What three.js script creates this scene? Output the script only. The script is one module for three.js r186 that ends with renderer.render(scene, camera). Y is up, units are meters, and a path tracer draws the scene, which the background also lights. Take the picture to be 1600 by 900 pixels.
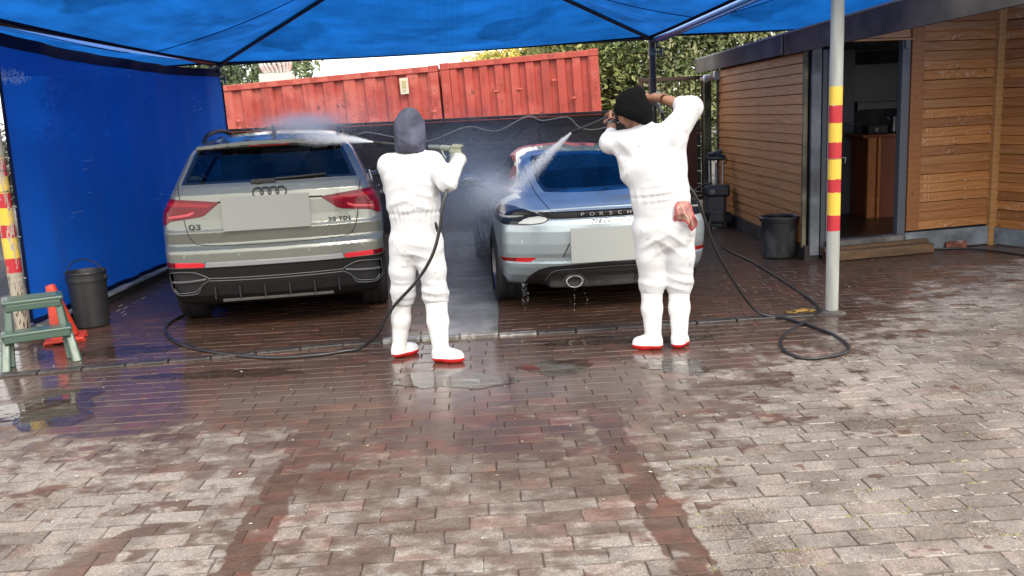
import * as THREE from 'three';
import { mergeGeometries, mergeVertices, toCreasedNormals } from 'three/addons/utils/BufferGeometryUtils.js';
import { RoundedBoxGeometry } from 'three/addons/geometries/RoundedBoxGeometry.js';
import { FontLoader } from 'three/addons/loaders/FontLoader.js';
import { TextGeometry } from 'three/addons/geometries/TextGeometry.js';

// ---------------------------------------------------------------- camera, sky, sun, exposure
const RAD = Math.PI / 180;
const scene = new THREE.Scene();
const camera = new THREE.PerspectiveCamera(35.64, 16 / 9, 0.05, 600);
camera.position.set(0, 1.65, 0);
camera.rotation.set(-10.9 * RAD, 0, -2.8 * RAD, 'YXZ');
camera.updateMatrixWorld(true); camera.updateProjectionMatrix();
const renderer = new THREE.WebGLRenderer({ antialias: true });
renderer.toneMapping = THREE.LinearToneMapping;
renderer.toneMappingExposure = 1.68;
renderer.shadowMap.enabled = true;

function skyTexture() {                                   // bright, even overcast; a little brighter overhead and towards the sun
  const w = 256, h = 128, d = new Float32Array(w * h * 4);
  const sx = 0.40, sy = 0.76, sz = 0.52;
  for (let j = 0; j < h; j++) {
    const el = ((j + 0.5) / h - 0.5) * Math.PI, y = Math.sin(el);
    for (let i = 0; i < w; i++) {
      const az = ((i + 0.5) / w - 0.5) * 2 * Math.PI, x = Math.cos(az) * Math.cos(el), z = Math.sin(az) * Math.cos(el);
      const c = Math.max(0, x * sx + y * sy + z * sz);
      const cl = 0.5 + 0.5 * Math.sin(x * 5.1 + 2 * Math.sin(z * 4.3 + y * 3)) * Math.cos(z * 6.2 + 1.5 * Math.sin(x * 3.7));
      let l = y > -0.02 ? 1.18 + 0.22 * y + 0.55 * c ** 6 + 0.14 * cl : 0.35;
      const o = (j * w + i) * 4; d[o] = l * 1.03; d[o + 1] = l; d[o + 2] = l * 0.955; d[o + 3] = 1;
    }
  }
  const t = new THREE.DataTexture(d, w, h, THREE.RGBAFormat, THREE.FloatType);
  t.mapping = THREE.EquirectangularReflectionMapping; t.magFilter = t.minFilter = THREE.LinearFilter; t.needsUpdate = true;
  return t;
}
const skyTex = skyTexture();
scene.background = skyTex; scene.environment = skyTex;
const sun = new THREE.DirectionalLight(0xfff2e0, 1.1);
sun.position.set(16, 30, 20); sun.castShadow = true; sun.shadow.radius = 36;
sun.shadow.camera.left = -20; sun.shadow.camera.right = 20; sun.shadow.camera.top = 20; sun.shadow.camera.bottom = -20; sun.shadow.camera.far = 120;
sun.shadow.mapSize.set(2048, 2048);
scene.add(sun); sun.target.position.set(0, 0, -8); scene.add(sun.target);

// ---------------------------------------------------------------- helpers
const V = (x, y, z) => new THREE.Vector3(x, y, z);
const rng = (s) => () => { s = (s + 0x6d2b79f5) | 0; let t = Math.imul(s ^ (s >>> 15), 1 | s); t = (t + Math.imul(t ^ (t >>> 7), 61 | t)) ^ t; return ((t ^ (t >>> 14)) >>> 0) / 4294967296; };
const clamp = (x, a = 0, b = 1) => Math.min(b, Math.max(a, x));
const mix = (a, b, t) => a + (b - a) * t;
const sst = (a, b, x) => { const t = clamp((x - a) / (b - a)); return t * t * (3 - 2 * t); };
const hsh = (x, y = 0, z = 0) => { let h = Math.imul(x | 0, 374761393) ^ Math.imul(y | 0, 668265263) ^ Math.imul(z | 0, 1274126177); h = Math.imul(h ^ (h >>> 13), 1274126177); return ((h ^ (h >>> 16)) >>> 0) / 4294967296; };
const n2 = (x, y) => { const i = Math.floor(x), j = Math.floor(y), f = x - i, g = y - j, s = f * f * (3 - 2 * f), t = g * g * (3 - 2 * g); return mix(mix(hsh(i, j), hsh(i + 1, j), s), mix(hsh(i, j + 1), hsh(i + 1, j + 1), s), t); };
const n3 = (x, y, z) => { const i = Math.floor(x), j = Math.floor(y), k = Math.floor(z), f = x - i, g = y - j, e = z - k, s = f * f * (3 - 2 * f), t = g * g * (3 - 2 * g), r = e * e * (3 - 2 * e);
  return mix(mix(mix(hsh(i, j, k), hsh(i + 1, j, k), s), mix(hsh(i, j + 1, k), hsh(i + 1, j + 1, k), s), t), mix(mix(hsh(i, j, k + 1), hsh(i + 1, j, k + 1), s), mix(hsh(i, j + 1, k + 1), hsh(i + 1, j + 1, k + 1), s), t), r); };
const fbm = (x, y, o = 4) => { let v = 0, a = 0.5, s = 0; for (let k = 0; k < o; k++) { v += a * n2(x + k * 17.3, y - k * 9.1); s += a; a *= 0.5; x *= 2.03; y *= 2.03; } return v / s; };
function pl(x, pts) {                                     // piecewise curve, eased
  if (x <= pts[0][0]) return pts[0][1];
  for (let i = 1; i < pts.length; i++) if (x <= pts[i][0]) return mix(pts[i - 1][1], pts[i][1], (x - pts[i - 1][0]) / (pts[i][0] - pts[i - 1][0]));
  return pts[pts.length - 1][1];
}
const counts = {};
const numbered = (n) => { const k = counts[n] = (counts[n] ?? -1) + 1; return k ? n + '_' + String(k).padStart(3, '0') : n; };
function thing(name, label, category, pos = [0, 0, 0], turn = 0, group) {
  const o = new THREE.Group(); o.name = numbered(name); o.position.set(...pos); o.rotation.y = turn;
  if (label) o.userData.label = label;
  if (category) o.userData.category = category;
  if (group) o.userData.group = group;
  scene.add(o); return o;
}
function part(parent, name, geo, mat, label) {
  const m = new THREE.Mesh(Array.isArray(geo) ? merge(geo) : geo, mat);
  m.name = numbered(name); m.castShadow = m.receiveShadow = true;
  if (label) m.userData.label = label;
  parent.add(m); return m;
}
function struct(name, geo, mat) { const m = part(scene, name, geo, mat); m.userData.kind = 'structure'; return m; }
function solo(name, geo, mat, label, category, group) { const m = part(scene, name, geo, mat, label); m.userData.category = category; if (group) m.userData.group = group; return m; }
function merge(list) {
  list = list.map((g) => { g = g.index ? g.toNonIndexed() : g; const c = new THREE.BufferGeometry(); for (const k of ['position', 'normal', 'uv']) if (g.attributes[k]) c.setAttribute(k, g.attributes[k]); if (!c.attributes.normal) c.computeVertexNormals(); if (!c.attributes.uv) c.setAttribute('uv', new THREE.BufferAttribute(new Float32Array(c.attributes.position.count * 2), 2)); return c; });
  return mergeGeometries(list);
}
function boxUV(g, s = 1, ou = 0, ov = 0) {                // uv in metres by the main direction of each face
  g = g.index ? g.toNonIndexed() : g; const p = g.attributes.position, uv = new Float32Array(p.count * 2), a = V(), b = V(), c = V();
  for (let i = 0; i < p.count; i += 3) {
    a.fromBufferAttribute(p, i); b.fromBufferAttribute(p, i + 1); c.fromBufferAttribute(p, i + 2);
    const n = b.clone().sub(a).cross(c.clone().sub(a)), ax = Math.abs(n.x), ay = Math.abs(n.y), az = Math.abs(n.z);
    [a, b, c].forEach((q, k) => { const [u, v] = ax >= ay && ax >= az ? [q.z, q.y] : ay >= az ? [q.x, q.z] : [q.x, q.y]; uv[(i + k) * 2] = u * s + ou; uv[(i + k) * 2 + 1] = v * s + ov; });
  }
  g.setAttribute('uv', new THREE.BufferAttribute(uv, 2)); return g;
}
function box(w, h, d, x = 0, y = 0, z = 0, r = 0.006, rx = 0, ry = 0, rz = 0) {
  const g = r ? new RoundedBoxGeometry(w, h, d, 1, Math.min(r, w / 2.1, h / 2.1, d / 2.1)) : new THREE.BoxGeometry(w, h, d);
  const o = boxUV(g); if (rx || ry || rz) o.applyMatrix4(new THREE.Matrix4().makeRotationFromEuler(new THREE.Euler(rx, ry, rz)));
  return o.translate(x, y, z);
}
function tube(pts, r, seg = 0, rad = 10, closed = false, tension = 0.5) {
  const c = new THREE.CatmullRomCurve3(pts.map((p) => p.isVector3 ? p : V(...p)), closed, 'catmullrom', tension);
  return new THREE.TubeGeometry(c, seg || pts.length * 8, r, rad, closed);
}
function rod(a, b, r, r2 = r, rad = 14) {                  // straight capped cylinder from a to b
  a = a.isVector3 ? a : V(...a); b = b.isVector3 ? b : V(...b);
  const d = b.clone().sub(a), g = new THREE.CylinderGeometry(r2, r, d.length(), rad);
  g.applyQuaternion(new THREE.Quaternion().setFromUnitVectors(V(0, 1, 0), d.clone().normalize())); return g.translate((a.x + b.x) / 2, (a.y + b.y) / 2, (a.z + b.z) / 2);
}
const lathe = (pts, seg = 40) => new THREE.LatheGeometry(pts.map(([x, y]) => new THREE.Vector2(x, y)), seg);
function tex(w, h, fn, srgb = true) {
  const d = new Uint8Array(w * h * 4);
  for (let j = 0; j < h; j++) for (let i = 0; i < w; i++) { const c = fn(i, j), o = (j * w + i) * 4; d[o] = c[0]; d[o + 1] = c[1] ?? c[0]; d[o + 2] = c[2] ?? c[0]; d[o + 3] = c[3] ?? 255; }
  const t = new THREE.DataTexture(d, w, h, THREE.RGBAFormat); t.wrapS = t.wrapT = THREE.RepeatWrapping; t.magFilter = THREE.LinearFilter; t.minFilter = THREE.LinearMipmapLinearFilter; t.generateMipmaps = true;
  if (srgb) t.colorSpace = THREE.SRGBColorSpace; t.needsUpdate = true; return t;
}
const enc = (v) => { v = clamp(v); return 255 * (v <= 0.0031308 ? v * 12.92 : 1.055 * v ** (1 / 2.4) - 0.055); };
const rep = (t, x, y = x) => { const c = t.clone(); c.repeat.set(x, y); c.needsUpdate = true; return c; };
const lin = (r, g, b) => new THREE.Color().setRGB(r, g, b);
const std = (c, rough = 0.7, o = {}) => new THREE.MeshStandardMaterial({ color: lin(...c), roughness: rough, ...o });
const phy = (c, rough = 0.5, o = {}) => new THREE.MeshPhysicalMaterial({ color: lin(...c), roughness: rough, ...o });
const tn = (x, y, f, W) => n2(((x % W) + W) % W * f, y * f);
// tileable noise for repeated textures
const tfbm = (u, v, per, o = 4) => { let s = 0, a = 0.5, t = 0; for (let k = 0; k < o; k++) { const p = per << k, x = u * p, y = v * p, i = Math.floor(x), j = Math.floor(y), f = x - i, g = y - j, sx = f * f * (3 - 2 * f), sy = g * g * (3 - 2 * g), H = (m, n) => hsh(((m % p) + p) % p, ((n % p) + p) % p, k + 5); s += a * mix(mix(H(i, j), H(i + 1, j), sx), mix(H(i, j + 1), H(i + 1, j + 1), sx), sy); t += a; a *= 0.5; } return s / t; };

const grain = tex(512, 512, (i, j) => { const v = tfbm(i / 512, j / 512, 24, 5); return [clamp(v * 1.5 - 0.25) * 255]; }, false);
const mottle = tex(512, 512, (i, j) => { const v = tfbm(i / 512, j / 512, 5, 6); return [clamp(0.35 + 0.65 * v * 1.2) * 255]; }, true);
const roughMot = tex(256, 256, (i, j) => { const v = tfbm(i / 256, j / 256, 6, 5); return [255, clamp(0.55 + 0.6 * v) * 255, 255]; }, false);
const M = {
  black: std([0.012, 0.012, 0.013], 0.55, { bumpMap: grain, bumpScale: 0.0004 }),
  rubber: std([0.015, 0.015, 0.016], 0.6),
  hose: phy([0.012, 0.012, 0.014], 0.4, { clearcoat: 0.5, clearcoatRoughness: 0.3 }),
  gloss: phy([0.01, 0.01, 0.011], 0.15, { clearcoat: 1, clearcoatRoughness: 0.05 }),
  galv: std([0.42, 0.44, 0.43], 0.55, { metalness: 0.35, map: mottle, roughnessMap: roughMot }),
  darkSteel: std([0.068, 0.064, 0.060], 0.5, { metalness: 0.4, roughnessMap: roughMot }),
  chrome: std([0.75, 0.75, 0.76], 0.15, { metalness: 1 }),
};
// ---------------------------------------------------------------- ground: paving bricks
const TH = 0.036, UC = Math.cos(TH), US = Math.sin(TH), BL = 0.2345, BD = 0.118;
const GX0 = -7, GW = 14, GZ0 = -1.5, GH = 12.5;
const rowOff = (r) => (r & 1 ? 0.5 : 0) + (hsh(r, 77) - 0.5) * 0.45;
const edgeJ = (r, c) => (hsh(r, c, 3) - 0.5) * 0.022;
function brickAt(x, z) {
  const a = x * UC - z * US, b = -x * US - z * UC, wob = 0.006 * Math.sin(a * 1.7 + 1) ;
  const r = Math.floor((b + wob) / BD), s = a / BL - rowOff(r); let c = Math.floor(s);
  if (a < (c + rowOff(r)) * BL + edgeJ(r, c)) c--; else if (a > (c + 1 + rowOff(r)) * BL + edgeJ(r, c + 1)) c++;
  const u0 = a - ((c + rowOff(r)) * BL + edgeJ(r, c)), u1 = (c + 1 + rowOff(r)) * BL + edgeJ(r, c + 1) - a, v0 = b + wob - r * BD, v1 = BD - v0;
  return [r, c, Math.min(u0, u1, v0, v1)];
}
const ZB = [[-5, -5.4], [-3.6, -4.95], [-2.6, -4.5], [-1.5, -4.25], [-0.5, -4.1], [0.2, -4.15], [0.8, -4.75], [1.3, -5.35], [1.9, -5.7], [2.5, -6.1], [3.1, -6.7], [3.7, -7.9], [4.4, -8.5], [6, -9.2]];
const ZD = [[-5, -5], [-3.2, -4.5], [-2.2, -4.05], [-1.5, -3.75], [-0.9, -3.25], [-0.2, -3.0], [0.35, -3.1], [0.7, -3.9], [1.1, -4.7], [1.7, -5.3], [2.6, -6.0], [3.6, -7.4], [5, -8.6], [6, -9]];
function wetness(x, z, r, c) {
  const zb = pl(x, ZB), hb = hsh(r, c, 9);
  let n = fbm(x * 2.1, z * 2.6, 4) - 0.5, fine = fbm(x * 13, z * 17, 4) - 0.5;
  let d = (zb - z) + n * 1.7 + fine * 1.3 + (hb - 0.5) * 0.5;
  let w = sst(-0.22, 0.22, d) * (0.72 + 0.28 * sst(0.0, 0.9, d));
  const dd = (pl(x, ZD) - z) + n * 1.2 + fine * 2.2 + (hb - 0.5) * 0.75; w = Math.max(w, (0.55 + 0.30 * (hb - 0.5) + 0.75 * fine) * sst(-0.25, 0.35, dd));
  // wheel tracks carried out of the bay, with broken edges
  const t1 = -1.115 + 0.02 * (z + 3.5), t2 = mix(0.575, 0.53, sst(-3, -4.7, z)) + 0.06 * Math.sin((z + 3.6) * 1.2);
  for (const [t, hw] of [[t1, 0.075], [t2, 0.078]]) { const e = Math.abs(x - t) + (fbm(x * 16, z * 16, 3) - 0.5) * 0.06 + (hb - 0.5) * 0.02; w = Math.max(w, (0.92 + 0.3 * fine + 0.10 * (hb - 0.5)) * (1 - sst(hw, hw + 0.016, e)) * sst(0.16, 0.3, fbm(x * 9 + 5, z * 9, 3))); }
  // drips: blotches that stop at the edges of single bricks
  const blot = n2(x * 5.2 + hb * 3, z * 6.5 - hb * 2), band = Math.exp(-(((x + 1.62 + (z + 3.4) * 0.38) / 0.17) ** 2)) + 0.55 * Math.exp(-(((x + 0.1) / 0.5) ** 2)) * sst(-2.9, -4.4, z);
  w = Math.max(w, 0.78 * sst(0.56, 0.62, blot * 0.55 + fine * 0.75 + 0.36 * band - 0.02 + (hb - 0.5) * 0.5) * clamp(band * 1.6) * sst(-5.2, -4.6, z) * (hb > 0.42 ? 1 : 0.12));
  w = Math.max(w, 0.75 * sst(0.80, 0.84, n2(x * 3.1 + 40, z * 7.5) * 0.6 + fbm(x * 14, z * 20, 2) * 0.42) * (x > 0.7 ? 1 : 0.4));
  return w;
}
function groundMaps(GX0, GW, GZ0, GH, W, H) {
  const col = new Uint8Array(W * H * 4), pr = new Uint8Array(W * H * 4);
  for (let j = 0; j < H; j++) for (let i = 0; i < W; i++) {
    const x = GX0 + (i + 0.5) / W * GW, z = GZ0 - (j + 0.5) / H * GH, [r, c, ed] = brickAt(x, z), h1 = hsh(r, c, 21), h2 = hsh(r, c, 22), h3 = hsh(r, c, 23);
    const w = wetness(x, z, r, c), g = n2(x * 140, z * 140), g2 = n2(x * 60 + 9, z * 60), m = fbm(x * 7 + h1 * 9, z * 7, 3), big = fbm(x * 0.9 + 4, z * 0.9, 3);
    // dry: greyish pink with pale wear; red where the face has kept its colour
    const red = sst(0.5, 0.8, h1 * 0.35 + m * 0.6), pale = sst(0.3, 0.75, m * 0.75 + big * 0.5 + (h2 - 0.5) * 0.12 - 0.12);
    let R = mix(0.150, 0.232, pale) + 0.016 * red, G = mix(0.127, 0.206, pale) - 0.006 * red, B = mix(0.111, 0.187, pale) - 0.010 * red;
    const tone = 0.96 + 0.08 * h3, cr = n2(x * 260 + 3, z * 230), sp = 0.56 + 0.88 * (g * 0.45 + g2 * 0.2 + cr * 0.35); R *= tone * sp; G *= tone * sp; B *= tone * sp;
    if (g > 0.88) { R *= 0.5; G *= 0.5; B *= 0.48; } else if (cr > 0.86 && pale > 0.3) { R = mix(R, 0.42, 0.6); G = mix(G, 0.40, 0.6); B = mix(B, 0.36, 0.6); }
    // pale crust, dark grit or moss along the arrises
    const en = n2(x * 9 + r * 3.7, z * 14 + c), ej = ed < 0.0075 + 0.006 * (cr - 0.5) ? 1 : 0, side = x * 0.35 + (z + 4) * 0.1 + (h2 - 0.5) * 0.9;
    if (ej) { if (en > 0.58 && side > -0.1 && n2(x * 42, z * 50 + 7) > 0.4) { R = mix(R, 0.36, 0.75); G = mix(G, 0.34, 0.75); B = mix(B, 0.31, 0.75); } else if (en < 0.55) { R *= 0.6; G *= 0.58; B *= 0.56; } if (x > 0.55 && z > -4.1 && ed < 0.005 && n2(x * 6 + 2, z * 7) > 0.72 && n2(x * 70, z * 70) > 0.55) { R = 0.26; G = 0.255; B = 0.09; } }
    if (n2(x * 2.3 + 70, z * 4.1) * 0.5 + m * 0.3 + cr * 0.25 > 0.70) { R *= 0.5; G *= 0.45; B *= 0.42; }
    const k = 0.95 + 0.65 * m, wr = (0.052 + 0.018 * red + 0.008 * h2) * k, wg = (0.0285 + 0.004 * h2) * k, wb = (0.0185 + 0.003 * h2) * k;
    const ww = clamp(w * 1.04);
    R = mix(R, wr, ww); G = mix(G, wg, ww); B = mix(B, wb, ww);
    const o = (j * W + i) * 4; col[o] = enc(R); col[o + 1] = enc(G); col[o + 2] = enc(B); col[o + 3] = 255;
    const film = sst(0.5, 0.95, w) * sst(0.22, 0.5, fbm(x * 3.3 + 11, z * 3.3, 3) * 0.7 + 0.25 + 0.2 * (h3 - 0.5));
    const near = 0.45 * sst(-3.9, -4.6, z) + 0.55 * sst(-4.75, -5.35, z) + 0.8 * sst(-1.9, -2.4, x) * sst(-4.2, -4.7, z); pr[o] = 255 * film * clamp(near) * mix(1, 0.5, sst(-6.9, -7.4, z)); pr[o + 1] = 255 * mix(0.86, 0.5, ww); pr[o + 2] = 0; pr[o + 3] = 255;
  }
  const mk = (d, s) => { const t = new THREE.DataTexture(d, W, H, THREE.RGBAFormat); t.magFilter = THREE.LinearFilter; t.minFilter = THREE.LinearMipmapLinearFilter; t.generateMipmaps = true; if (s) t.colorSpace = THREE.SRGBColorSpace; t.needsUpdate = true; return t; };
  return [mk(col, true), mk(pr, false)];
}
const [groundCol, groundProp] = groundMaps(GX0, GW, GZ0, GH, 2048, 1792), NX0 = -3.3, NW = 6.6, NZ0 = -2.1, NH = 3.5, [nearCol, nearProp] = groundMaps(NX0, NW, NZ0, NH, 2048, 1088);
const grainG = rep(grain, 28, 25);
M.brick = phy([1, 1, 1], 1, { specularIntensity: 0.55, map: groundCol, roughnessMap: groundProp, clearcoat: 1, clearcoatMap: groundProp, clearcoatRoughness: 0.16, bumpMap: grainG, bumpScale: 0.0022 });
M.brickNear = phy([1, 1, 1], 1, { specularIntensity: 0.55, map: nearCol, roughnessMap: nearProp, clearcoat: 1, clearcoatMap: nearProp, clearcoatRoughness: 0.16, bumpMap: rep(grain, 13, 7), bumpScale: 0.0032 });
M.joint = phy([0.5, 0.47, 0.44], 1, { map: groundCol, roughnessMap: groundProp, bumpMap: grainG, bumpScale: 0.003 });
const gUV = (x, z) => [(x - GX0) / GW, (GZ0 - z) / GH];
{
  const far = struct('ground', new THREE.PlaneGeometry(500, 500).rotateX(-Math.PI / 2).translate(0, -0.06, 0), std([0.16, 0.15, 0.14], 0.9, { map: rep(mottle, 120), bumpMap: rep(grain, 400), bumpScale: 0.003 }));
  const paving = new THREE.Group(); paving.name = 'paving'; paving.userData.kind = 'structure'; scene.add(paving);
  const bed = new THREE.PlaneGeometry(11.4, 12.4, 60, 60).rotateX(-Math.PI / 2).translate(0.2, -0.0045, -7.75), bp = bed.attributes.position;
  for (let i = 0; i < bp.count; i++) { const [u, v] = gUV(bp.getX(i), bp.getZ(i)); bed.attributes.uv.setXY(i, u, v); }
  part(paving, 'joint_bed', bed, M.joint);
  const list = [], q = V();
  const inside = (x, z) => z < -2.2 && z > -13.4 && x > -5.3 && x < 5.8 && !(x > 3.12 && z < -9.35 - (x - 3.1) * 0.2) && !(x < -3.98 && z < -7.5);
  for (let r = 12; r < 122; r++) for (let c = -28; c < 32; c++) {
    const a0 = (c + rowOff(r)) * BL + edgeJ(r, c), a1 = (c + 1 + rowOff(r)) * BL + edgeJ(r, c + 1), am = (a0 + a1) / 2, b0 = r * BD - 0.006 * Math.sin(am * 1.7 + 1);
    const bm = b0 + BD / 2, x = am * UC - bm * US, z = -am * US - bm * UC;
    if (!inside(x, z)) continue;
    q.set(x, 0, z).project(camera);
    const seen = Math.abs(q.x) < 1.02 && Math.abs(q.y) < 1.03 && q.z < 1;
    list.push({ r, c, a0, a1, b0, x, z, seen, d: Math.hypot(x, z) });
  }
  const nUV = (x, z) => [(x - NX0) / NW, (NZ0 - z) / NH], isNear = (b) => b.x > NX0 + 0.2 && b.x < NX0 + NW - 0.2 && b.z < NZ0 - 0.15 && b.z > NZ0 - NH + 0.15;
  function brickGeo({ r, c, a0, a1, b0, x, z }) {
    const gUV_ = isNear({ x, z }) ? nUV : gUV;
    const R = rng(r * 977 + c * 131 + 7), g = 0.0008 + R() * 0.001, ch = 0.0026 + R() * 0.002, dz = (R() - 0.5) * 0.0035, ta = (R() - 0.5) * 0.009, tb = (R() - 0.5) * 0.011, rot = (R() - 0.5) * 0.022;
    const am = (a0 + a1) / 2, bm = b0 + BD / 2, J = () => (R() - 0.5) * 0.0035, cs = [[a0 + g, b0 + g], [a1 - g, b0 + g], [a1 - g, b0 + BD - g], [a0 + g, b0 + BD - g]].map(([a, b]) => [a + J(), b + J()]);
    const P = (a, b, h) => { let da = a - am, db = b - bm; const ra = da * Math.cos(rot) - db * Math.sin(rot), rb = da * Math.sin(rot) + db * Math.cos(rot); const A = am + ra, B = bm + rb; return [A * UC - B * US, h + dz + ta * da * 0.9 + tb * db, -A * US - B * UC]; };
    const ins = (k) => { const [a, b] = cs[k]; return [a + Math.sign(am - a) * ch, b + Math.sign(bm - b) * ch]; };
    const top = [0, 1, 2, 3].map((k) => P(...ins(k), 0)), rim = cs.map(([a, b]) => P(a, b, -0.0035)), low = cs.map(([a, b]) => P(a, b, -0.02)), pos = [];
    const quad = (A, B, C, D) => pos.push(...A, ...B, ...C, ...A, ...C, ...D);
    quad(...top);
    for (let k = 0; k < 4; k++) { const n = (k + 1) % 4; quad(rim[k], rim[n], top[n], top[k]); quad(low[k], low[n], rim[n], rim[k]); }
    const geo = new THREE.BufferGeometry(); geo.setAttribute('position', new THREE.Float32BufferAttribute(pos, 3));
    const uv = []; for (let i = 0; i < pos.length; i += 3) uv.push(...gUV_(mix(pos[i], x, 0.015), mix(pos[i + 2], z, 0.015)));
    geo.setAttribute('uv', new THREE.Float32BufferAttribute(uv, 2)); geo.computeVertexNormals(); return geo;
  }
  list.sort((p, s) => (s.seen - p.seen) || (p.d - s.d));
  for (const b of list.slice(0, 300)) part(paving, 'brick', brickGeo(b), isNear(b) ? M.brickNear : M.brick);
  for (const near of [true, false]) { const rest = part(paving, 'brick_field', list.slice(300).filter((b) => isNear(b) === near).map(brickGeo), near ? M.brickNear : M.brick); rest.userData.kind = 'stuff'; }
}
// kerb line along the front of the wash bay
{
  const kerb = new THREE.Group(); kerb.name = 'kerb'; kerb.userData.kind = 'structure'; scene.add(kerb);
  const kc = tex(256, 256, (i, j) => { const v = 0.6 * tfbm(i / 256, j / 256, 6, 5) + 0.4 * tfbm(i / 256, j / 256, 40, 2), k = mix(0.10, 0.32, sst(0.3, 0.7, v)); return [enc(k), enc(k * 0.95), enc(k * 0.88)]; });
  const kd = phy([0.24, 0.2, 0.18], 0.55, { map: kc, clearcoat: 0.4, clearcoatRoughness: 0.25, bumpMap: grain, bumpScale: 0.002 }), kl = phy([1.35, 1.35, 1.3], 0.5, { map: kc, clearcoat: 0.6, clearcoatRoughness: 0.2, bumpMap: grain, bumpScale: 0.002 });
  const P = [[-4.3, -6.08], [-2.24, -6.42], [-1.3, -6.62], [0.47, -6.69], [2.35, -6.84]], R = rng(5);
  for (let i = 0; i < P.length - 1; i++) {
    const [x0, z0] = P[i], [x1, z1] = P[i + 1], L = Math.hypot(x1 - x0, z1 - z0), n = Math.round(L / 0.31), a = Math.atan2(-(z1 - z0), x1 - x0);
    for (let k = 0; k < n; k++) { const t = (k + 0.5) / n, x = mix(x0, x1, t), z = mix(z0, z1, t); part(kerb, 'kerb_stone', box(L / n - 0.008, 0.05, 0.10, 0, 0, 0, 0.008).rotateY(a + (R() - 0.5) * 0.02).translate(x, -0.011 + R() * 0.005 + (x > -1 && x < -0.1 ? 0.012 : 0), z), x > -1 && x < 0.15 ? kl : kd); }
  }
  // wet concrete strip between the two bays
  const sh = new THREE.Shape(); const R2 = rng(8), pts = [];
  for (let z = -6.74; z > -13.2; z -= 0.16) pts.push([-0.56 - (R2() - 0.5) * 0.05 + (z + 6.7) * 0.06, z]);
  for (let z = -13.2; z < -6.74; z += 0.16) pts.push([-0.13 + (R2() - 0.5) * 0.012, z]);
  sh.setFromPoints(pts.map(([x, z]) => new THREE.Vector2(x, -z)));
  const g = new THREE.ExtrudeGeometry(sh, { depth: 0.012, bevelEnabled: false }).rotateX(-Math.PI / 2).translate(0, -0.003, 0);
  struct('concrete_strip', g, phy([0.40, 0.41, 0.41], 0.6, { map: rep(mottle, 0.7), roughnessMap: roughMot, clearcoat: 0.9, clearcoatRoughness: 0.12, bumpMap: grain, bumpScale: 0.0015 }));
}
// puddles: thin sheets of standing water that drown the joints
{
  const water = phy([0.93, 0.95, 0.95], 0.02, { transmission: 1, ior: 1.33, thickness: 0.004, attenuationColor: lin(0.75, 0.7, 0.62), attenuationDistance: 0.05, bumpMap: rep(grain, 0.8), bumpScale: 0.00035 });
  const pud = (cx, cz, rx, rz, seed, turn = 0) => {
    const R = rng(seed), ph = [R() * 6, R() * 6, R() * 6, R() * 6], pts = [];
    for (let i = 0; i < 72; i++) { const t = i / 72 * Math.PI * 2, k = 1 + 0.2 * Math.sin(2 * t + ph[0]) + 0.14 * Math.sin(3 * t + ph[1]) + 0.09 * Math.sin(7 * t + ph[2]) + 0.05 * Math.sin(13 * t + ph[3]); const u = Math.cos(t) * rx * k, v = Math.sin(t) * rz * k; pts.push(new THREE.Vector2(cx + u * Math.cos(turn) - v * Math.sin(turn), -cz + u * Math.sin(turn) + v * Math.cos(turn))); }
    const g = boxUV(new THREE.ExtrudeGeometry(new THREE.Shape(pts), { depth: 0.0045, bevelEnabled: false }).rotateX(-Math.PI / 2)); g.translate(0, -0.0018, 0);
    return struct('puddle', g, water);
  };
  pud(0.28, -5.72, 0.27, 0.16, 3, 0.2); pud(-0.42, -5.55, 0.36, 0.2, 11); pud(-2.9, -5.35, 0.34, 0.35, 5, 0.2); pud(-2.0, -5.95, 0.5, 0.12, 8, -0.1); pud(0.75, -6.35, 0.55, 0.13, 21); pud(-3.0, -6.75, 0.35, 0.17, 13, 0.3); pud(1.05, -5.6, 0.22, 0.16, 31);
  pud(-3.25, -4.75, 0.35, 0.18, 41);
}
// ---------------------------------------------------------------- shade sails, posts, side curtain
const weave = tex(256, 256, (i, j) => { const a = 0.5 + 0.5 * Math.sin(i / 256 * Math.PI * 2 * 32), b = 0.5 + 0.5 * Math.sin(j / 256 * Math.PI * 2 * 32), v = 0.72 + 0.28 * (a * b) * (0.7 + 0.6 * hsh(i >> 2, j)); return [clamp(v) * 255]; }, true);
const clothShadeMot = tex(1024, 1024, (i, j) => { const u = i / 1024, v = j / 1024, k = 0.62 + 0.42 * tfbm(u, v * 2, 5, 5) + 0.14 * hsh(0, j >> 1) * tfbm(u, v, 16, 3) + 0.06 * hsh(i >> 1, 3) - 0.16 * sst(0.58, 0.66, tfbm(u, v, 3, 4)); return [clamp(k) * 255]; }, true);  // the darker patches paint tree shade into the cloth tone
M.sail = phy([0.010, 0.155, 0.60], 0.95, { transmission: 0.48, specularIntensity: 0.15, map: clothShadeMot, bumpMap: rep(weave, 3), bumpScale: 0.001, side: THREE.DoubleSide });
M.hem = phy([0.006, 0.012, 0.05], 0.85, { transmission: 0.06, specularIntensity: 0.2, bumpMap: rep(weave, 3), bumpScale: 0.001, side: THREE.DoubleSide });
M.seam = std([0.004, 0.02, 0.14], 0.9);
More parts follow.
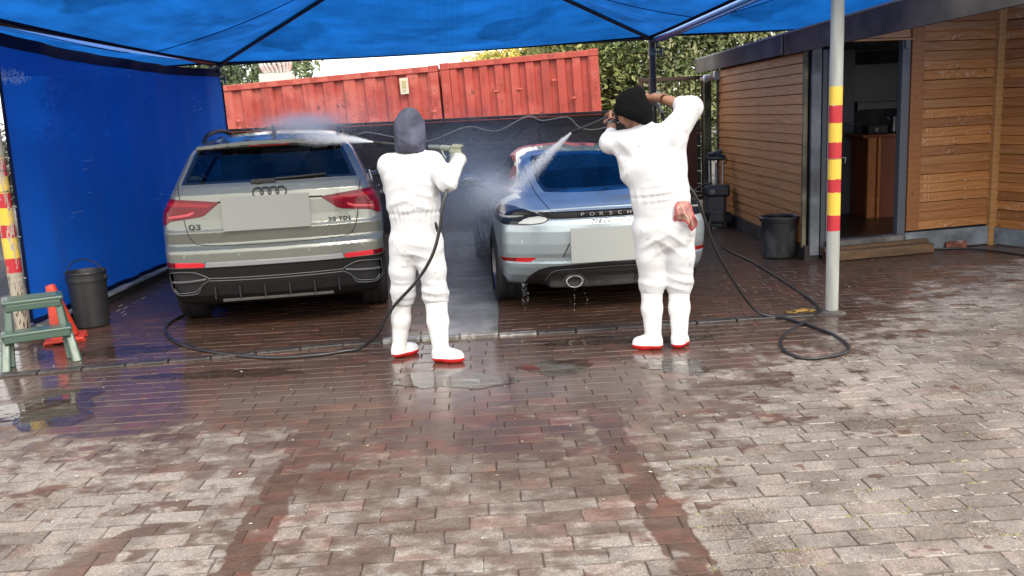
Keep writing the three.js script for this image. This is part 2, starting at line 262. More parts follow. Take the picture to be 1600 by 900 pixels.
function sailCanopy(label, C, apex, group) {              // C: corner points in order, each side a taut panel up to the apex
  const t = thing('shade_sail', label, 'shade sail', [0, 0, 0], 0, group);
  const edge = (A, B, u) => { const p = A.clone().lerp(B, u), s = Math.sin(Math.PI * u); p.y -= 0.05 * s; const in_ = apex.clone().sub(p).setY(0).normalize(); return p.addScaledVector(in_, 0.10 * s); };
  for (let k = 0; k < 4; k++) {
    const A = C[k], B = C[(k + 1) % 4], len = A.distanceTo(B), surf = (u, v) => { const p = edge(A, B, u).lerp(apex, v); p.y -= 0.16 * Math.sin(Math.PI * Math.min(1, v * 1.05)) * Math.sin(Math.PI * u) * (1 - v * 0.4); return p; };
    const strip = (v0, v1, nv, off) => { const nu = 40, pos = [], uv = [], id = []; for (let j = 0; j <= nv; j++) for (let i = 0; i <= nu; i++) { const u = i / nu, v = mix(v0, v1, j / nv), p = surf(u, v); pos.push(p.x, p.y + off, p.z); uv.push((u - 0.5) * len * (1 - v) / 3, v * 1.2); if (i < nu && j < nv) { const a = j * (nu + 1) + i; id.push(a, a + 1, a + nu + 2, a, a + nu + 2, a + nu + 1); } } const g = new THREE.BufferGeometry(); g.setAttribute('position', new THREE.Float32BufferAttribute(pos, 3)); g.setAttribute('uv', new THREE.Float32BufferAttribute(uv, 2)); g.setIndex(id); g.computeVertexNormals(); return g; };
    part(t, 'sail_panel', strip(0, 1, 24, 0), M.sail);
    part(t, 'hem', strip(0, 0.022, 2, -0.006), M.hem);
    // a sewn seam up the middle of the panel
    for (const u of k === 1 ? [0.4] : k === 3 ? [0.62] : []) { const pts = []; for (let j = 0; j <= 14; j++) { const p = surf(u, j / 14 * 0.94); p.y -= 0.004; pts.push(p); } part(t, 'seam', new THREE.TubeGeometry(new THREE.CatmullRomCurve3(pts), 28, 0.006, 5), M.seam); }
  }
  for (const c of C) part(t, 'rafter', rod(c.clone().add(V(0, -0.035, 0)), apex.clone().add(V(0, -0.05, 0)), 0.027), M.darkSteel);
  return t;
}
const cBL = V(-4.08, 2.58, -13.3), cBR = V(2.15, 2.63, -13.0), cFR = V(2.52, 2.71, -6.3), cFL = V(-4.09, 2.625, -6.3);
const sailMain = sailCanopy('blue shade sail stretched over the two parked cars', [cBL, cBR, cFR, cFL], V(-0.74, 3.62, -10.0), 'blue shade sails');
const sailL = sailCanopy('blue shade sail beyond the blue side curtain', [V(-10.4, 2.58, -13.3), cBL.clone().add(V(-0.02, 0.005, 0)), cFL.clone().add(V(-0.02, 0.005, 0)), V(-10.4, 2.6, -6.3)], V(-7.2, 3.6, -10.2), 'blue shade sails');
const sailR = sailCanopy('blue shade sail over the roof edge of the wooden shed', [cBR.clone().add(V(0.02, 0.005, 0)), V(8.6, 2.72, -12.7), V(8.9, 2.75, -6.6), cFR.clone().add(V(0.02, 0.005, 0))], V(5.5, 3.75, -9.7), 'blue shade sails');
{
  const beams = (t, list) => { for (const [a, b, r, m] of list) part(t, 'edge_pipe', rod(a, b, r), m); };
  beams(sailMain, [[cFL.clone().add(V(0.03, -0.03, 0)), cBL.clone().add(V(0.03, -0.01, 0)), 0.026, M.darkSteel], [cBL.clone().add(V(0, -0.02, 0.05)), cBR.clone().add(V(0, -0.02, 0.05)), 0.018, M.darkSteel]]);
  const pl_ = phy([0.08, 0.33, 0.75], 0.45, { clearcoat: 0.3 });  // blue reflected from the sail is put into the pipe colour
  beams(sailR, [[cBR.clone().add(V(0.02, -0.04, 0)), cFR.clone().add(V(0.02, -0.04, 0)), 0.036, pl_], [cBR.clone().add(V(0.11, -0.055, 0)), cFR.clone().add(V(0.11, -0.055, 0)), 0.018, pl_]]);
  for (const [c, t] of [[cBL, sailMain], [cBR, sailMain]]) { part(t, 'corner_bracket', [box(0.12, 0.035, 0.09, c.x + 0.03, c.y - 0.05, c.z + 0.08, 0.006, 0.2, 0.5, 0.1), rod(c.clone().add(V(-0.07, -0.06, 0.1)), c.clone().add(V(0.14, -0.03, 0.12)), 0.016), rod(c.clone().add(V(0.05, -0.13, 0.06)), c.clone().add(V(0.03, 0.0, 0.06)), 0.02)], M.galv); }
}
// posts
function bandTex(bands, top, chip, bare) {                // painted bands on the bare post, v runs from 0 at the foot to 1 at the top; paint has chipped off in flakes
  return tex(256, 1024, (i, j) => {
    const y = j / 1024 * top, u = i / 256, n = tfbm(u, j / 1024 * 1, 10, 5), f = tfbm(u, j / 1024, 60, 2), dy = 0.012 * (n - 0.5);
    let c = bare.map((b) => b * (0.7 + 0.6 * n)); if (chip > 0.3 && y < 0.55 && f * 0.5 + n * 0.5 > 0.56) c = [0.07, 0.055, 0.04];
    for (const [a, b, k] of bands) if (y + dy > a && y + dy < b) { const worn = n * 0.62 + f * 0.38 > (chip > 0 ? 0.66 - chip * 0.12 : 0.74); if (!worn) c = k === 'y' ? [0.82, 0.55, 0.07].map((q) => q * (0.9 + 0.2 * n)) : [0.50, 0.025, 0.035].map((q) => q * (0.8 + 0.4 * n)); }
    return c.map(enc);
  });
}
function bandedPost(label, x, z, r, h, bands, chip, bare, lean) {
  const t = thing('support_post', label, 'post', [x, 0, z]);
  if (lean) t.rotation.z = lean;
  const g = new THREE.CylinderGeometry(r, r, h, 28, 1).translate(0, h / 2, 0);
  part(t, 'pole', g, std([1, 1, 1], 0.5, { map: bandTex(bands, h, chip, bare), roughnessMap: roughMot, bumpMap: grain, bumpScale: 0.0006 }));
  part(t, 'top_cap', [rod([0, h, 0], [0, h + 0.02, 0], r * 1.12)], M.galv);
  part(t, 'base_collar', [lathe([[r, 0.03], [r + 0.004, 0.028], [r + 0.02, 0.010], [r + 0.06, 0.004], [r + 0.07, -0.01]], 28)], std([0.2, 0.18, 0.16], 0.8, { map: mottle, bumpMap: grain, bumpScale: 0.003 }));
  return t;
}
const pR = bandedPost('galvanised steel post with yellow and red bands in front of the shed doorway', 2.505, -6.87, 0.049, 2.68, [[0.655, 0.775, 'r'], [0.775, 0.95, 'y'], [0.95, 1.05, 'r'], [1.05, 1.205, 'y'], [1.205, 1.33, 'r'], [1.33, 1.475, 'y'], [1.475, 1.605, 'r'], [1.605, 1.745, 'y']], 0.0, [0.36, 0.38, 0.36]);
part(pR, 'wire_tie', [new THREE.TorusGeometry(0.052, 0.0025, 6, 30).rotateX(Math.PI / 2).translate(0, 1.21, 0), rod([0.05, 1.21, 0.01], [0.075, 1.215, 0.02], 0.0025), rod([0.075, 1.215, 0.02], [0.072, 1.17, 0.02], 0.0025), rod([-0.05, 1.21, 0.01], [-0.078, 1.2, 0.02], 0.0025)], M.galv);
const pL = bandedPost('weathered post with chipped red and yellow bands beside the blue curtain', -4.11, -7.35, 0.058, 2.62, [[0.57, 0.69, 'r'], [0.69, 0.86, 'y'], [0.86, 0.965, 'r'], [0.965, 1.105, 'y'], [1.105, 1.225, 'r'], [1.225, 1.36, 'y'], [1.36, 1.5, 'r'], [1.5, 1.62, 'y']], 0.75, [0.40, 0.36, 0.29]);
part(pL, 'wire_tie', [new THREE.TorusGeometry(0.061, 0.003, 6, 30).rotateX(Math.PI / 2).translate(0, 1.24, 0), rod([0.05, 1.24, 0.03], [0.1, 1.27, 0.05], 0.0025)], M.galv);
part(pL, 'wire_tie', new THREE.TorusGeometry(0.061, 0.003, 6, 30).rotateX(Math.PI / 2).translate(0, 1.41, 0), M.galv);
for (const [x, z, h, lab] of [[2.14, -13.02, 2.6, 'dark steel post of the sail behind the washer in the black beanie'], [-4.1, -13.32, 2.54, 'dark steel post at the far end of the blue curtain']]) {
  const t = thing('support_post', lab, 'post', [x, 0, z]); part(t, 'pole', rod([0, 0, 0], [0, h, 0], 0.05), M.darkSteel); part(t, 'top_plate', box(0.16, 0.012, 0.16, 0, h + 0.004, 0, 0.003), M.darkSteel); part(t, 'clamp', [rod([0, h - 0.22, 0], [0, h - 0.12, 0], 0.06), rod([0.04, h - 0.17, 0.03], [0.13, h - 0.17, 0.06], 0.014), rod([0.12, h - 0.24, 0.05], [0.12, h - 0.12, 0.05], 0.018)], M.galv);
}
// side curtain: a hanging sheet with a heavy top hem, pale where light through the thin worn mesh is painted in
{
  const curtMap = tex(1024, 512, (i, j) => {
    const u = i / 1024, v = j / 512, k = 0.72 + 0.10 * hsh(i >> 1, 1) + 0.22 * tfbm(u, v, 5, 4); let c = [k * 0.006, k * 0.145, k * 0.70];
    const x = (u - 0.035) / 0.055, y = (v - 0.83) / 0.035, p = Math.exp(-(x * x + y * y) * 1.1) * 1.2 + (n2(u * 220, v * 30) - 0.5) * 0.8; if (p > 0.72 || (n2(u * 30, v * 160) > 0.9 && n2(u * 12, v * 9) > 0.76)) c = mixc(c, [0.45, 0.55, 0.7], 0.75 * sst(0.35, 0.75, n2(u * 700, v * 420)));  // pale patch: light through the thin mesh, painted into the cloth colour
    return c.map(enc);
  });
  function mixc(a, b, t) { return a.map((q, k) => mix(q, b[k], t)); }
  const t = thing('side_curtain', 'tall blue shade-cloth curtain along the left side of the wash bay', 'curtain');
  const X = (z, y) => -4.075 + 0.03 * Math.sin(z * 2.3) * sst(0, 1, y / 2.5 + 0.2) + 0.014 * Math.sin(z * 7.1 + y * 1.4) + 0.012 * Math.sin(z * 13 - y * 2) * (1 - y / 3) ;
  const topY = (z) => { const u = clamp((z + 7.46) / -5.86); return 2.51 - 0.06 * Math.sin(Math.PI * u) - 0.01 * u; };
  const sheet = (f0, f1, nv, dx) => { const nu = 120, pos = [], uv = [], id = []; for (let j = 0; j <= nv; j++) for (let i = 0; i <= nu; i++) { const u = i / nu, z = -7.46 - 5.86 * u, y = mix(0.10, topY(z), mix(f0, f1, j / nv)); pos.push(X(z, y) + dx, y, z); uv.push(u, y / 2.6); if (i < nu && j < nv) { const a = j * (nu + 1) + i; id.push(a, a + 1, a + nu + 2, a, a + nu + 2, a + nu + 1); } } const g = new THREE.BufferGeometry(); g.setAttribute('position', new THREE.Float32BufferAttribute(pos, 3)); g.setAttribute('uv', new THREE.Float32BufferAttribute(uv, 2)); g.setIndex(id); g.computeVertexNormals(); return g; };
  part(t, 'sheet', sheet(0, 1, 40, 0), phy([1, 1, 1], 0.9, { map: curtMap, transmission: 0.42, specularIntensity: 0.15, side: THREE.DoubleSide, bumpMap: rep(weave, 60, 30), bumpScale: 0.0012 }));
  part(t, 'top_hem', sheet(0.955, 1.0, 2, 0.006), M.hem);
  part(t, 'bottom_hem', sheet(0, 0.02, 2, 0.006), M.hem);
  const pts = []; for (let k = 0; k <= 12; k++) { const y = 0.12 + k * 0.198; pts.push(V(X(-13.32, y) + 0.004, y, -13.325)); } part(t, 'edge_cord', tube(pts, 0.014, 40, 8), M.hem);
  const p2 = []; for (let k = 0; k <= 12; k++) { const y = 0.12 + k * 0.198; p2.push(V(X(-7.46, y) - 0.004, y, -7.455)); } part(t, 'edge_cord', tube(p2, 0.014, 40, 8), M.hem);
  const cordM = std([0.5, 0.52, 0.5], 0.8); [0.5, 0.85, 1.1, 1.5, 1.9, 2.3].forEach((y, k) => part(t, 'tie_cord', tube([[X(-7.46, y), y, -7.45], [-4.09, y + 0.02, -7.4], [-4.05, y + 0.03 * (k % 2), -7.31]], 0.005, 10, 6), cordM));
  // low kerb with a pale capping the curtain hangs down to
  const kb = new THREE.Group(); kb.name = 'curtain_kerb'; kb.userData.kind = 'structure'; scene.add(kb);
  part(kb, 'kerb_base', box(0.16, 0.2, 6.3, -4.07, -0.02, -10.5, 0.01), std([0.07, 0.06, 0.055], 0.7, { map: rep(mottle, 0.8), bumpMap: grain, bumpScale: 0.003 }));
  part(kb, 'kerb_cap', box(0.07, 0.03, 6.2, -4.01, 0.092, -10.52, 0.008), std([0.62, 0.62, 0.58], 0.7, { map: rep(mottle, 0.9), bumpMap: grain, bumpScale: 0.002 }));
}
// ---------------------------------------------------------------- back boundary: prefab wall, containers, vent, cable
{
  const wm = std([0.25, 0.185, 0.125], 0.75, { map: rep(mottle, 0.35), roughnessMap: roughMot, bumpMap: grain, bumpScale: 0.003 });
  const w = thing('boundary_wall', 'dark grey panel wall behind the cars with containers above it', 'wall', [0, 0, -13.75]);
  for (let k = 0; k < 5; k++) { const x0 = -6.2 + k * 1.68; for (let r = 0; r < 5; r++) part(w, 'wall_panel', box(1.672, 0.318, 0.06, x0 + 0.84, 0.15 + r * 0.3195, (hsh(k, r) - 0.5) * 0.008, 0.004), wm); }
  part(w, 'wall_core', box(8.4, 1.6, 0.04, -2.0, 0.8, -0.045, 0), wm);
  part(w, 'coping', box(8.5, 0.045, 0.2, -2.0, 1.628, 0, 0.008), std([0.13, 0.115, 0.10], 0.85, { map: mottle, bumpMap: grain, bumpScale: 0.004 }));
  solo('wall_cable', tube([[-2.2, 1.50, 0], [-2.03, 1.52, 0], [-1.6, 1.42, 0], [-1.15, 1.35, 0], [-0.55, 1.53, 0], [-0.12, 1.45, 0], [0.35, 1.64, 0.02], [0.58, 1.57, 0], [0.95, 1.60, 0], [1.12, 1.45, 0], [1.3, 1.40, 0], [1.5, 1.42, 0], [1.8, 1.5, 0], [2.1, 1.42, 0]].map(([x, y, z]) => V(x, y - 0.02, z - 13.655)), 0.0085, 160, 8), std([0.40, 0.38, 0.33], 0.7), 'pale cable hung in waves along the dark boundary wall', 'cable');
  solo('wall_cable', tube([[0.5, 1.54, 0], [0.85, 1.47, 0], [1.25, 1.53, 0], [1.75, 1.5, 0], [2.1, 1.5, 0]].map(([x, y, z]) => V(x, y, z - 13.66)), 0.009, 60, 8), M.black, 'black cable sagging along the dark wall near the black beanie', 'cable');
}
const contTex = (s) => tex(512, 512, (i, j) => { const u = i / 512, v = j / 512, n = tfbm(u, v, 6, 5), f = tfbm(u, v, 50, 3), st = tfbm(u, 0.3, 40, 3) * 0.6 + tfbm(u, v, 12, 3) * 0.5; let c = [0.47, 0.078, 0.055].map((q) => q * (0.8 + 0.4 * n)); c = c.map((q, k) => mix(q, [0.56, 0.17, 0.13][k], 0.55 * sst(0.42, 0.72, n + s))); if (f * 0.5 + n * 0.5 > 0.70) c = [0.16, 0.055, 0.03]; if (st > 0.66) c = c.map((q) => q * 0.8); return c.map(enc); });
const contA = std([1, 1, 1], 0.6, { map: contTex(0.08), roughnessMap: roughMot, bumpMap: grain, bumpScale: 0.002 }), contB = std([1, 1, 1], 0.55, { map: contTex(-0.08), roughnessMap: roughMot, bumpMap: grain, bumpScale: 0.002 });  // contA comes out paler, mist haze mixed into its red
function container(label, L, mat, pitch, H = 2.6) {        // origin at the right front bottom corner, runs along -x
  const t = thing('shipping_container', label, 'shipping container', [0, 0, 0], 0, 'red shipping containers'); const D = 2.44, cb = M.darkSteel;
  // one long wall pressed into wide flutes
  const n = Math.round((L - 0.36) / pitch), pw = (L - 0.36) / n, prof = [[-0.18, 0]];
  for (let k = 0; k < n; k++) { const x = -0.18 - k * pw; prof.push([x - 0.02 * pw / 0.36, -0.0], [x - pw * 0.10, -0.062], [x - pw * 0.46, -0.062], [x - pw * 0.56, 0], [x - pw * 0.98, 0]); }
  const wall = (z, sgn) => { const pos = [], uv = [], id = []; prof.forEach(([x, d], i) => { for (const y of [0.16, H - 0.11]) { pos.push(x, y, z + sgn * d - sgn * 0.02); uv.push(x / 2.4, y / 2.4); } if (i) { const a = i * 2; id.push(a - 2, a - 1, a, a, a - 1, a + 1); } }); const g = new THREE.BufferGeometry(); g.setAttribute('position', new THREE.Float32BufferAttribute(pos, 3)); g.setAttribute('uv', new THREE.Float32BufferAttribute(uv, 2)); g.setIndex(id); return toCreasedNormals(g, 0.3); };
  part(t, 'corrugated_wall', wall(0, 1), mat); part(t, 'corrugated_wall', wall(-D, -1), mat);
  for (const x of [-0.04, -L + 0.04]) part(t, 'end_wall', box(0.04, H - 0.2, D - 0.2, x, H / 2, -D / 2, 0.005), mat);
  part(t, 'roof', box(L - 0.2, 0.03, D - 0.1, -L / 2, H - 0.035, -D / 2, 0.005), mat);
  for (const z of [-0.03, -D + 0.03]) { part(t, 'top_rail', box(L - 0.32, 0.11, 0.07, -L / 2, H - 0.06, z, 0.01), mat); part(t, 'bottom_rail', box(L - 0.32, 0.16, 0.08, -L / 2, 0.09, z, 0.01), mat); for (const x of [-0.09, -L + 0.09]) part(t, 'corner_post', box(0.175, H - 0.24, 0.16, x, H / 2, z < -1 ? z + 0.05 : z - 0.05, 0.012), mat); }
  for (const x of [-0.0885, -L + 0.0885]) for (const z of [-0.08, -D + 0.08]) for (const y of [0.06, H - 0.06]) { const c = part(t, 'corner_casting', box(0.18, 0.13, 0.18, x, y, z, 0.014), mat); const s = z > -1 ? 1 : -1; const sh = new THREE.Shape(); sh.absellipse(0, 0, 0.028, 0.042, 0, 7); part(c, 'casting_hole', new THREE.ExtrudeGeometry(sh, { depth: 0.004, bevelEnabled: false }).translate(x, y, z + s * 0.0915 - 0.002), M.black); }
  return t;
}
{
  const yaw = 6 * RAD, slope = 2.2 * RAD, R = V(1.89, 0.18, -17.0), dir = V(-Math.cos(yaw), 0, -Math.sin(yaw));
  const b = container('bright red container with a clean corner, nearest the trees', 2.97, contB, 0.287); b.position.copy(R); b.rotation.set(0, -yaw, slope, 'YXZ');
  const a = container('longer red container tinted paler for the mist, with a small pale vent plate', 6.06, contA, 0.40); a.position.copy(R.clone().addScaledVector(dir, 3.01).add(V(0, -3.01 * Math.sin(slope) - 0.02, 0))); a.rotation.set(0, -yaw, slope, 'YXZ');
  const vp = part(a, 'vent_plate', [box(0.16, 0.30, 0.03, -0.66, 2.27, 0.02, 0.006)], std([0.62, 0.58, 0.46], 0.6)); part(vp, 'vent_slot', [box(0.085, 0.14, 0.012, -0.66, 2.30, 0.034, 0.003), box(0.06, 0.03, 0.012, -0.66, 2.19, 0.034, 0.002)], std([0.45, 0.40, 0.2], 0.5));
  for (const [x, y] of [[-0.14, 1.75], [-4.0, 1.9], [-4.0, 1.75], [-3.55, 1.72]]) part(a, 'dent_patch', new THREE.SphereGeometry(0.05, 14, 8).scale(1, 0.7, 0.25).translate(x, y, 0.0), contA);
  for (const [x, y] of [[-0.85, 2.1], [-1.5, 2.0], [-1.95, 2.0], [-0.5, 1.75], [-2.3, 1.5], [-1.15, 1.45]]) part(b, 'dent_patch', new THREE.SphereGeometry(0.045, 14, 8).scale(1.2, 0.6, 0.25).translate(x, y, 0.0), contB);
  const at = (s, y, back) => R.clone().addScaledVector(dir, s).add(V(-Math.sin(yaw) * back, y, -Math.cos(yaw) * back).setY(y));
  const vpos = at(6.35, 2.79, 0.9), tv = thing('turbine_vent', 'white spinning roof vent on a pale box above the paler red container', 'roof vent', [vpos.x, 2.52, vpos.z]);
  const tw = std([0.72, 0.72, 0.7], 0.35, { metalness: 0.3 }), fins = [];
  for (let k = 0; k < 20; k++) { const a0 = k / 20 * Math.PI * 2, pts = []; for (let j = 0; j <= 6; j++) { const v = j / 6, r = 0.30 * Math.sin(Math.PI * (0.26 + 0.5 * v)); const an = a0 + v * 0.5; pts.push(V(Math.cos(an) * r, 0.20 + v * 0.36, Math.sin(an) * r)); } const g = new THREE.TubeGeometry(new THREE.CatmullRomCurve3(pts), 10, 0.03, 5).scale(1, 1, 1); fins.push(g); }
  part(tv, 'turbine_fins', fins, tw); part(tv, 'cap', lathe([[0, 0.60], [0.12, 0.6], [0.24, 0.55], [0.24, 0.53]], 28), tw); part(tv, 'throat', lathe([[0.2, 0.14], [0.2, 0.24], [0.24, 0.24]], 24), tw); part(tv, 'base_box', box(0.62, 0.2, 0.62, 0, 0.07, 0, 0.01, 0, yaw), std([0.66, 0.64, 0.58], 0.7));
}
// ---------------------------------------------------------------- trees
function tree(name, label, x, z, blobs, leaf, n, seed, cols, trunkR, mt = 0.35) {
  const t = thing(name, label, 'tree', [x, 0, z]), R = rng(seed), top = Math.max(...blobs.map((b) => b[1]));
  const bark = std([0.09, 0.065, 0.045], 0.9, { bumpMap: grain, bumpScale: 0.02 }), limbs = [];
  for (const [bx, by, bz, br] of blobs) { const s = V((R() - 0.5) * trunkR, by * 0.25 + R() * by * 0.15, (R() - 0.5) * trunkR); limbs.push(tube([s, V(bx * 0.4 + (R() - 0.5) * 0.3, by * 0.62, bz * 0.4), V(bx * 0.9, by, bz * 0.9)], trunkR * 0.36, 10, 6)); }
  part(t, 'trunk', [new THREE.CylinderGeometry(trunkR * 0.55, trunkR, top * 0.62, 12).translate(0, top * 0.31, 0), ...limbs], bark);
  const tot = blobs.reduce((s, b) => s + b[3] ** 2, 0);
  // leaves in clumps that hang on the outer half of each lobe
  const sets = cols.map(() => ({ pos: [], nor: [] }));
  for (const [bx, by, bz, br, fy = 0.8] of blobs) {
    const clumps = Math.max(6, Math.round(n * br * br / tot / 26));
    for (let k = 0; k < clumps; k++) {
      const th = R() * Math.PI * 2, cy = R() * 2 - 1, rr = br * (0.55 + 0.5 * R() ** 0.6), sr = Math.sqrt(1 - cy * cy), C = V(bx + Math.cos(th) * sr * rr, by + cy * rr * fy, bz + Math.sin(th) * sr * rr), cr = br * (0.14 + 0.12 * R()), set = sets[Math.min(sets.length - 1, Math.floor(R() * sets.length * 0.999))];
      for (let q = 0; q < 26; q++) {
        const d = V(R() * 2 - 1, (R() * 2 - 1) * 0.75, R() * 2 - 1).multiplyScalar(cr * 1.25), P = C.clone().add(d), nrm = V(R() - 0.5, R() * 0.9 + 0.05, R() - 0.2).normalize(), tan = V(R() - 0.5, (R() - 0.5) * 0.6, R() - 0.5).cross(nrm).normalize(), bi = nrm.clone().cross(tan), L = leaf * (0.6 + 0.8 * R()), w = L * (0.32 + 0.2 * R());
        const a = P.clone().addScaledVector(tan, -L / 2), b = P.clone().addScaledVector(bi, w / 2).addScaledVector(nrm, L * 0.08), c = P.clone().addScaledVector(tan, L / 2), e = P.clone().addScaledVector(bi, -w / 2).addScaledVector(nrm, L * 0.08);
        set.pos.push(a.x, a.y, a.z, b.x, b.y, b.z, c.x, c.y, c.z, a.x, a.y, a.z, c.x, c.y, c.z, e.x, e.y, e.z);
      }
    }
  }
  sets.forEach((s, k) => { const g = new THREE.BufferGeometry(); g.setAttribute('position', new THREE.Float32BufferAttribute(s.pos, 3)); g.computeVertexNormals(); part(t, 'crown', g, phy(cols[k], 0.75, { transmission: mt, side: THREE.DoubleSide })); });
  return t;
}
tree('bushy_tree', 'dense olive green tree rising behind the gate and dark post', 2.3, -19.2, [[0, 3.3, 0, 1.7], [-0.6, 2.2, 0.3, 1.4], [1.2, 2.2, 0.2, 1.4], [0.4, 4.6, 0, 1.5], [-0.2, 1.2, 0.5, 1.2], [1.5, 3.8, 0, 1.3], [-0.9, 3.6, -0.1, 0.9]], 0.12, 40000, 4, [[0.15, 0.21, 0.06], [0.26, 0.33, 0.09], [0.08, 0.12, 0.036], [0.38, 0.42, 0.15]], 0.2);
tree('cream_lit_tree', 'bushy tree above the shed roof edge with sunlit highlights painted cream', 5.6, -18.6, [[0, 3.2, 0, 1.6], [-1.6, 2.9, 0.2, 1.3], [-1.9, 1.6, 0.4, 1.3], [1.5, 3.4, 0, 1.5], [-0.8, 4.6, 0, 1.5], [0.8, 4.8, 0, 1.4], [-2.2, 4.2, 0, 1.3], [0, 1.8, 0.4, 1.5], [2.8, 4.2, 0, 1.5], [-1.1, 3.7, 0.8, 1.0]], 0.115, 52000, 9, [[0.18, 0.23, 0.08], [0.46, 0.48, 0.23], [0.11, 0.14, 0.045], [0.34, 0.39, 0.15], [0.58, 0.56, 0.32]], 0.2);  // cream leaf sets are sunlit highlights put into the leaf colours
tree('round_tree', 'dark green bushy tree over the left end of the paler red container', -10.2, -30, [[0, 3.1, 0, 1.5], [-1.6, 2.9, 0.2, 1.4], [1.7, 3.2, 0, 1.25], [3.1, 3.1, 0, 1.15], [-3, 2.8, 0, 1.5], [0.6, 3.5, 0, 1.0]], 0.2, 15000, 12, [[0.08, 0.13, 0.045], [0.15, 0.21, 0.08], [0.045, 0.075, 0.025]], 0.25);
tree('yellow_tree', 'low yellow blossoming tree peeping over the bright red container', 0.6, -27, [[0, 3.05, 0, 0.95, 0.65], [-0.9, 2.95, 0.1, 0.8, 0.6], [1.0, 3.15, 0, 0.95, 0.6], [1.9, 3.2, 0, 0.75, 0.6]], 0.16, 9000, 15, [[0.62, 0.50, 0.05], [0.72, 0.66, 0.16], [0.30, 0.28, 0.05]], 0.16);
tree('dark_hedge_tree', 'dark bush seen low beyond the left post', -9.4, -16.5, [[0, 1.1, 0, 1.0], [-1.4, 1.2, 0, 1.1], [1.3, 1.0, 0, 0.9]], 0.13, 6000, 18, [[0.035, 0.04, 0.02], [0.05, 0.05, 0.025]], 0.15);
// ---------------------------------------------------------------- back gate, side panels
{
  const br = std([0.055, 0.032, 0.022], 0.6, { roughnessMap: roughMot }), g = thing('steel_gate', 'brown steel barred gate behind the washer in the black beanie', 'gate', [2.68, 0, -14.45]);
  for (const [y, h] of [[2.09, 0.06], [1.28, 0.05], [0.2, 0.06]]) part(g, 'rail', box(1.0, h, 0.04, 0, y, 0, 0.005), br);
  for (let k = 0; k < 11; k++) part(g, 'bar', rod([-0.46 + k * 0.092, 0.2, 0], [-0.46 + k * 0.092, 2.08, 0], 0.011, 0.011, 8), br);
  for (const x of [-0.5, 0.5]) part(g, 'gate_post', box(0.06, 2.14, 0.06, x, 1.07, 0, 0.006), br);
  for (let k = 0; k < 6; k++) part(g, 'kick_board', box(0.9, 0.19, 0.02, 0, 0.33 + k * 0.2, -0.035, 0.004), std([0.05, 0.05, 0.055], 0.6, { roughnessMap: roughMot }));
  const d = thing('metal_door', 'dark reddish brown metal door panel beside the mossy post', 'door', [2.66, 0, -13.35]);
  part(d, 'door_panel', [box(0.34, 1.42, 0.03, 0, 0.79, 0, 0.005), box(0.02, 1.42, 0.045, 0.05, 0.79, 0.006, 0.004)], std([0.11, 0.018, 0.012], 0.5, { roughnessMap: roughMot }));
  part(d, 'door_frame', [box(0.05, 1.5, 0.05, -0.19, 0.77, 0, 0.004), box(0.43, 0.05, 0.05, 0, 1.53, 0, 0.004), box(0.43, 0.05, 0.05, 0, 0.05, 0, 0.004)], br);
  part(d, 'grille', [0.7, 0.9, 1.1, 1.3].map((y) => box(0.2, 0.015, 0.015, -0.3, y, 0.02, 0.003)).concat([box(0.015, 0.8, 0.015, -0.33, 1.0, 0.02, 0.003)]), M.black);
  const mp = thing('mossy_post', 'yellow-green painted timber post at the far corner of the shed', 'post', [2.95, 0, -13.2]);
  part(mp, 'timber', box(0.10, 2.0, 0.10, 0, 1.0, 0, 0.01), std([0.23, 0.24, 0.11], 0.8, { map: rep(mottle, 0.9), bumpMap: grain, bumpScale: 0.003 }));
  part(mp, 'cap', box(0.22, 0.05, 0.14, 0.02, 2.03, 0, 0.01), std([0.35, 0.31, 0.25], 0.8)); part(mp, 'strap', box(0.106, 0.012, 0.106, 0, 1.5, 0, 0.003), M.black);
}
// ---------------------------------------------------------------- wooden shed
const woodTex = (seed, base, dark, peel) => tex(1024, 512, (i, j) => {
  const u = i / 1024, v = j / 512, warp = tfbm(u, v, 3, 3) * 0.5, gr = tfbm(u * 1 + seed, v + warp * 0.12, 4, 2), fine = n2(u * 40 + seed * 7, v * 300 + 20 * warp), rings = 0.5 + 0.5 * Math.sin((v * 46 + 9 * warp + gr * 5) * 2.2);
  let kn = 0; for (let k = 0; k < 7; k++) { const kx = hsh(k, seed * 31), ky = hsh(k, seed * 31 + 5), dx = (u - kx) * 2, dy = (v - ky) * 1.0 * 1.6, d = Math.hypot(dx, dy); kn = Math.max(kn, 1 - sst(0.008, 0.02 + 0.016 * hsh(k, 4, seed), d + 0.006 * Math.sin(Math.atan2(dy, dx) * 3))); }
  const t = clamp(0.25 + 0.45 * rings * 0.7 + 0.35 * fine + 0.35 * (gr - 0.5)); let c = base.map((b, k) => mix(dark[k], b, t)); c = c.map((q) => q * (1 - 0.72 * kn));
  // varnish peeled off in upright flecks and along splits
  const pv = n2(u * 130 + seed * 3 + 2 * warp, v * 34 + n2(u * 40, v * 9) * 3) * 0.40 + n2(u * 330, v * 70 + 5) * 0.24 + tfbm(u, v, 7, 4) * 0.6; if (pv > 0.96 - peel) { const k = sst(0.96 - peel, 1.06 - peel, pv); c = c.map((q, m) => mix(q, [0.50, 0.40, 0.28][m], 0.8 * k)); }
  return c.map(enc);
});
const wRm = [1, 2].map((s) => woodTex(s, [0.47, 0.235, 0.075], [0.25, 0.105, 0.03], s === 1 ? 0.22 : 0.12)), wR = [[1.12, 0.98, 0.92], [0.92, 0.78, 0.74], [1.2, 1.06, 0.95], [0.98, 0.92, 0.95], [0.8, 0.68, 0.66]].map((c, k) => std(c, 0.5, { map: wRm[k % 2], roughnessMap: roughMot, bumpMap: grain, bumpScale: 0.001 }));
